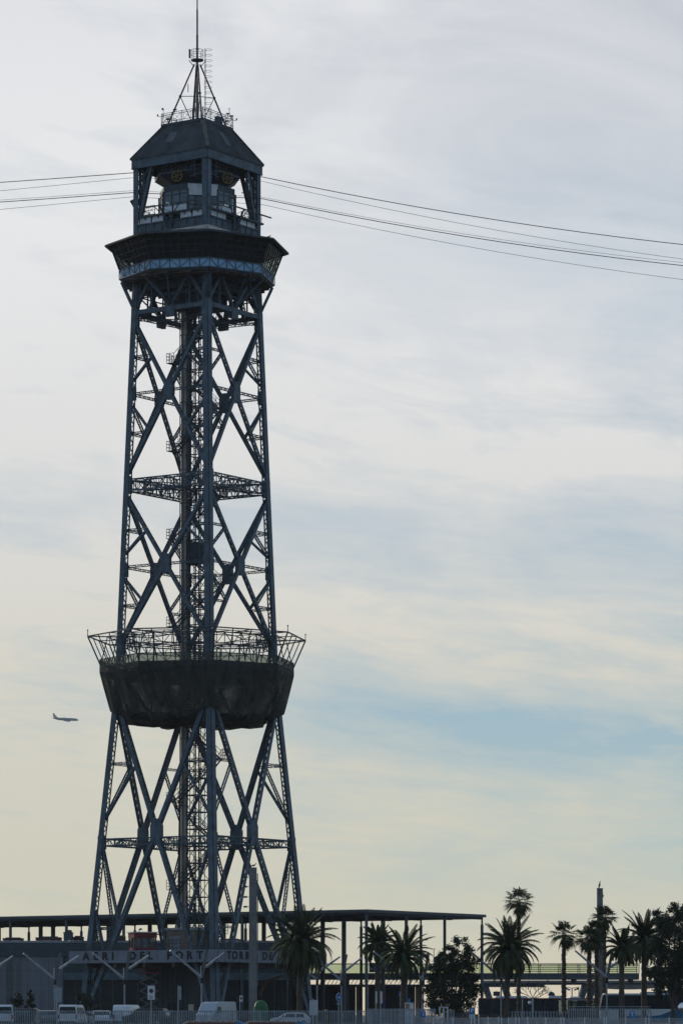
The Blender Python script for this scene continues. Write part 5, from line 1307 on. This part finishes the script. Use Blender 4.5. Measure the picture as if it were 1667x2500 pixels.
def leaf_tree(name, x, d, blobs, label, n, size, trunk, seed, cat='tree', twig=.0, par=None):
    """blobs: (photo x, photo y, radius in photo px) clumps spread in depth; limbs run out to them"""
    o = thing(name, at(x,d), label, cat); rnd = random.Random(seed); k = d/FPX; c = o.location.x; B = MB(); T = MB()
    fork = V(0,0,trunk[1]); T.tube([V(0,0,0), V(.05,0,trunk[1]*.5), fork], [trunk[0]*1.2,trunk[0]*.95,trunk[0]*.8], 9)
    tot = sum(b[2]**2 for b in blobs)
    for bx, by, br in blobs:
        C_ = V(PX(bx,d)-c, rnd.uniform(-.8,.8)*br*k*.6, PZ(by,d)-GZ); r = br*k
        mid = fork.lerp(C_, .5)+V(rnd.uniform(-.2,.2),rnd.uniform(-.2,.2),.15); T.tube([fork-V(0,0,.2), mid, C_], [trunk[0]*.55,trunk[0]*.3,.03], 6)
        m_ = int(n*br*br/tot); sub = [V(rnd.gauss(0,1),rnd.gauss(0,1),rnd.gauss(0,1)).normalized()*r*rnd.uniform(.35,.95) for _ in range(max(4, int(9*r)))]
        for s_ in sub: T.tube([C_, C_+s_*.95], [.028,.01], 4, False)
        for i in range(m_):
            s_ = rnd.choice(sub); p = C_+s_+V(rnd.gauss(0,1),rnd.gauss(0,1),rnd.gauss(0,.85))*r*.25
            a = V(rnd.gauss(0,1),rnd.gauss(0,1),rnd.gauss(0,1)).normalized(); b = a.orthogonal().normalized(); s = size*rnd.uniform(.55,1.3)
            B.add((p-a*s, p+b*s*.45, p+a*s, p-b*s*.45), ((0,1,2,3),))
    B.build('crown', leaft, o); T.build('trunk', barkt, o)
    return o
leaf_tree('bushy_tree', 1108, 351, [(1120,2302,17),(1140,2318,18),(1105,2322,20),(1128,2345,27),(1098,2352,24),(1150,2360,22),(1075,2338,14),(1065,2360,20),(1110,2385,34),(1070,2395,30),(1148,2398,30),(1052,2420,22),(1090,2430,36),(1140,2438,34),(1105,2465,34),(1060,2455,26),(1160,2420,20)], 'dark bushy tree with an uneven open top between the low palm and the tall palm', 15000, .145, (.17,1.5), 21)
leaf_tree('broad_tree', 1642, 356, [(1646,2220,17),(1665,2232,24),(1690,2225,28),(1620,2248,22),(1600,2238,13),(1650,2262,30),(1690,2270,34),(1618,2285,28),(1600,2310,22),(1660,2305,36),(1630,2335,32),(1700,2330,40),(1605,2350,24),(1660,2360,36),(1625,2385,28),(1595,2385,20),(1690,2390,34),(1650,2410,26),(1612,2418,18)], 'large dark broad crowned tree filling the right edge above the coach', 19000, .165, (.26,2.2), 23)
leaf_tree('shrub', 46, 370, [(46,2436,12),(40,2452,12),(52,2448,10)], 'small round dark shrub against the pale grey panel at the far left', 700, .12, (.05,.4), 25, 'shrub')
leaf_tree('shrub', 75, 371, [(74,2424,7),(76,2440,11),(72,2454,11)], 'taller narrow shrub right of the round one against the pale grey panel', 700, .12, (.05,.4), 27, 'shrub')
leaf_tree('shrub', 205, 369, [(196,2432,14),(215,2440,16),(205,2455,16),(225,2455,12)], 'dark straggly shrub at the foot of the left tower leg', 900, .13, (.05,.4), 29, 'shrub')
# bare tree
bt = thing('bare_tree', at(1300,425), 'small leafless tree with spreading twigs under the bridge beside the bus roof', 'tree'); rnd = random.Random(4); T = MB()
def branch(p, d, L, r, lv):
    q = p+d*L; T.tube([p, p.lerp(q,.5)+V(rnd.uniform(-.04,.04),0,rnd.uniform(-.03,.05))*L, q], [r, r*.8, r*.6], 5, False)
    if lv == 0: return
    for i in range(3 if lv > 1 else 4):
        nd_ = (d+V(rnd.uniform(-1,1),rnd.uniform(-.8,.8),rnd.uniform(-.45,.6))*.85).normalized(); branch(p.lerp(q, rnd.uniform(.6,1)), nd_, L*rnd.uniform(.6,.8), r*.6, lv-1)
T.tube([V(0,0,0), V(.03,0,PZ(2438,425)-GZ)], [.13,.10], 8)
for a in (-.9,-.3,.3,.8,1.2): branch(V(.03,0,PZ(2440,425)-GZ), V(math.sin(a),rnd.uniform(-.3,.3),math.cos(a)*.75).normalized(), 1.0, .055, 4)
T.build('branch', barkt, bt)

# ------------------------------------------------------------------ airliner
pd = 5000.0; ap = thing('airliner', (PX(160,pd), pd, PZ(1756.5,pd)), 'small airliner flying nose right and slightly down in the sky left of the tower', 'aeroplane')
ap.rotation_euler = (R(4), R(3.4), R(-12)); s = 66*pd/FPX/38.0
m = MB(); st_ = [(-19,.9,.15),(-17.5,.75,.6),(-14,.35,1.25),(-9,0,1.85),(-4,0,1.95),(12,0,1.95),(15,-.05,1.8),(17,-.25,1.35),(18.3,-.5,.75),(19,-.65,.12)]
m.tube([V(x,0,z)*s for x, z, r in st_], [r*s for x, z, r in st_], 20); m.build('fuselage', planem, ap, True)
def wing(name, root, tip, cr, ct, th, par=ap):
    m = MB(); a, b = V(*root), V(*tip); p = []
    for q, c in ((a, cr), (b, ct)):
        n = V(0,0,1) if abs((b-a).z) < abs((b-a).y)+.1 else V(0,1,0); p += [(q+V(c*.5,0,0))*s, (q-n*th*c*.5)*s, (q-V(c*.5,0,0))*s, (q+n*th*c*.5)*s]
    m.hexa(p); return m.build(name, planem, par)
for g_ in (-1, 1):
    w_ = wing('wing', (1.5,g_*1.6,-1.1), (-6.0,g_*17,.9), 6.5, 1.6, .11)
    wing('winglet', (-6.0,g_*17,.95), (-7.6,g_*17.3,3.3), 1.5, .6, .08, w_)
    m = MB(); c = V(3.2,g_*5.6,-2.2); m.tube([(c+V(2.0,0,0))*s,(c+V(1.2,0,0))*s,(c-V(1.2,0,0))*s,(c-V(2.4,0,0))*s], [.95*s,1.1*s,.95*s,.5*s], 14); m.build('engine', planem, ap, True)
    wing('tailplane', (-16,g_*.5,.9), (-18.6,g_*6.2,1.4), 3.6, 1.4, .09)
wing('fin', (-14.8,0,1.6), (-18.2,0,7.6), 5.4, 2.0, .07)
m = MB(); m.box(2.6*-1*s,3.6*s,-1.5*s,1.5*s,-2.5*s,-1.7*s); m.build('wing_fairing', planem, ap)

# ------------------------------------------------------------------ thin sea air
hm_ = bpy.data.materials.new('haze_air'); hm_.use_nodes = True; nt = hm_.node_tree
for n in list(nt.nodes):
    if n.type != 'OUTPUT_MATERIAL': nt.nodes.remove(n)
pv = nt.nodes.new('ShaderNodeVolumePrincipled'); pv.inputs['Color'].default_value = (.80,.90,1,1); pv.inputs['Density'].default_value = 4.0e-5; pv.inputs['Anisotropy'].default_value = .2
nt.links.new(pv.outputs[0], [n for n in nt.nodes if n.type == 'OUTPUT_MATERIAL'][0].inputs['Volume'])
m = MB(); m.box(-1500,1500,-60,5400,GZ-1,480); tag(m.build('haze', hm_), kind='stuff')
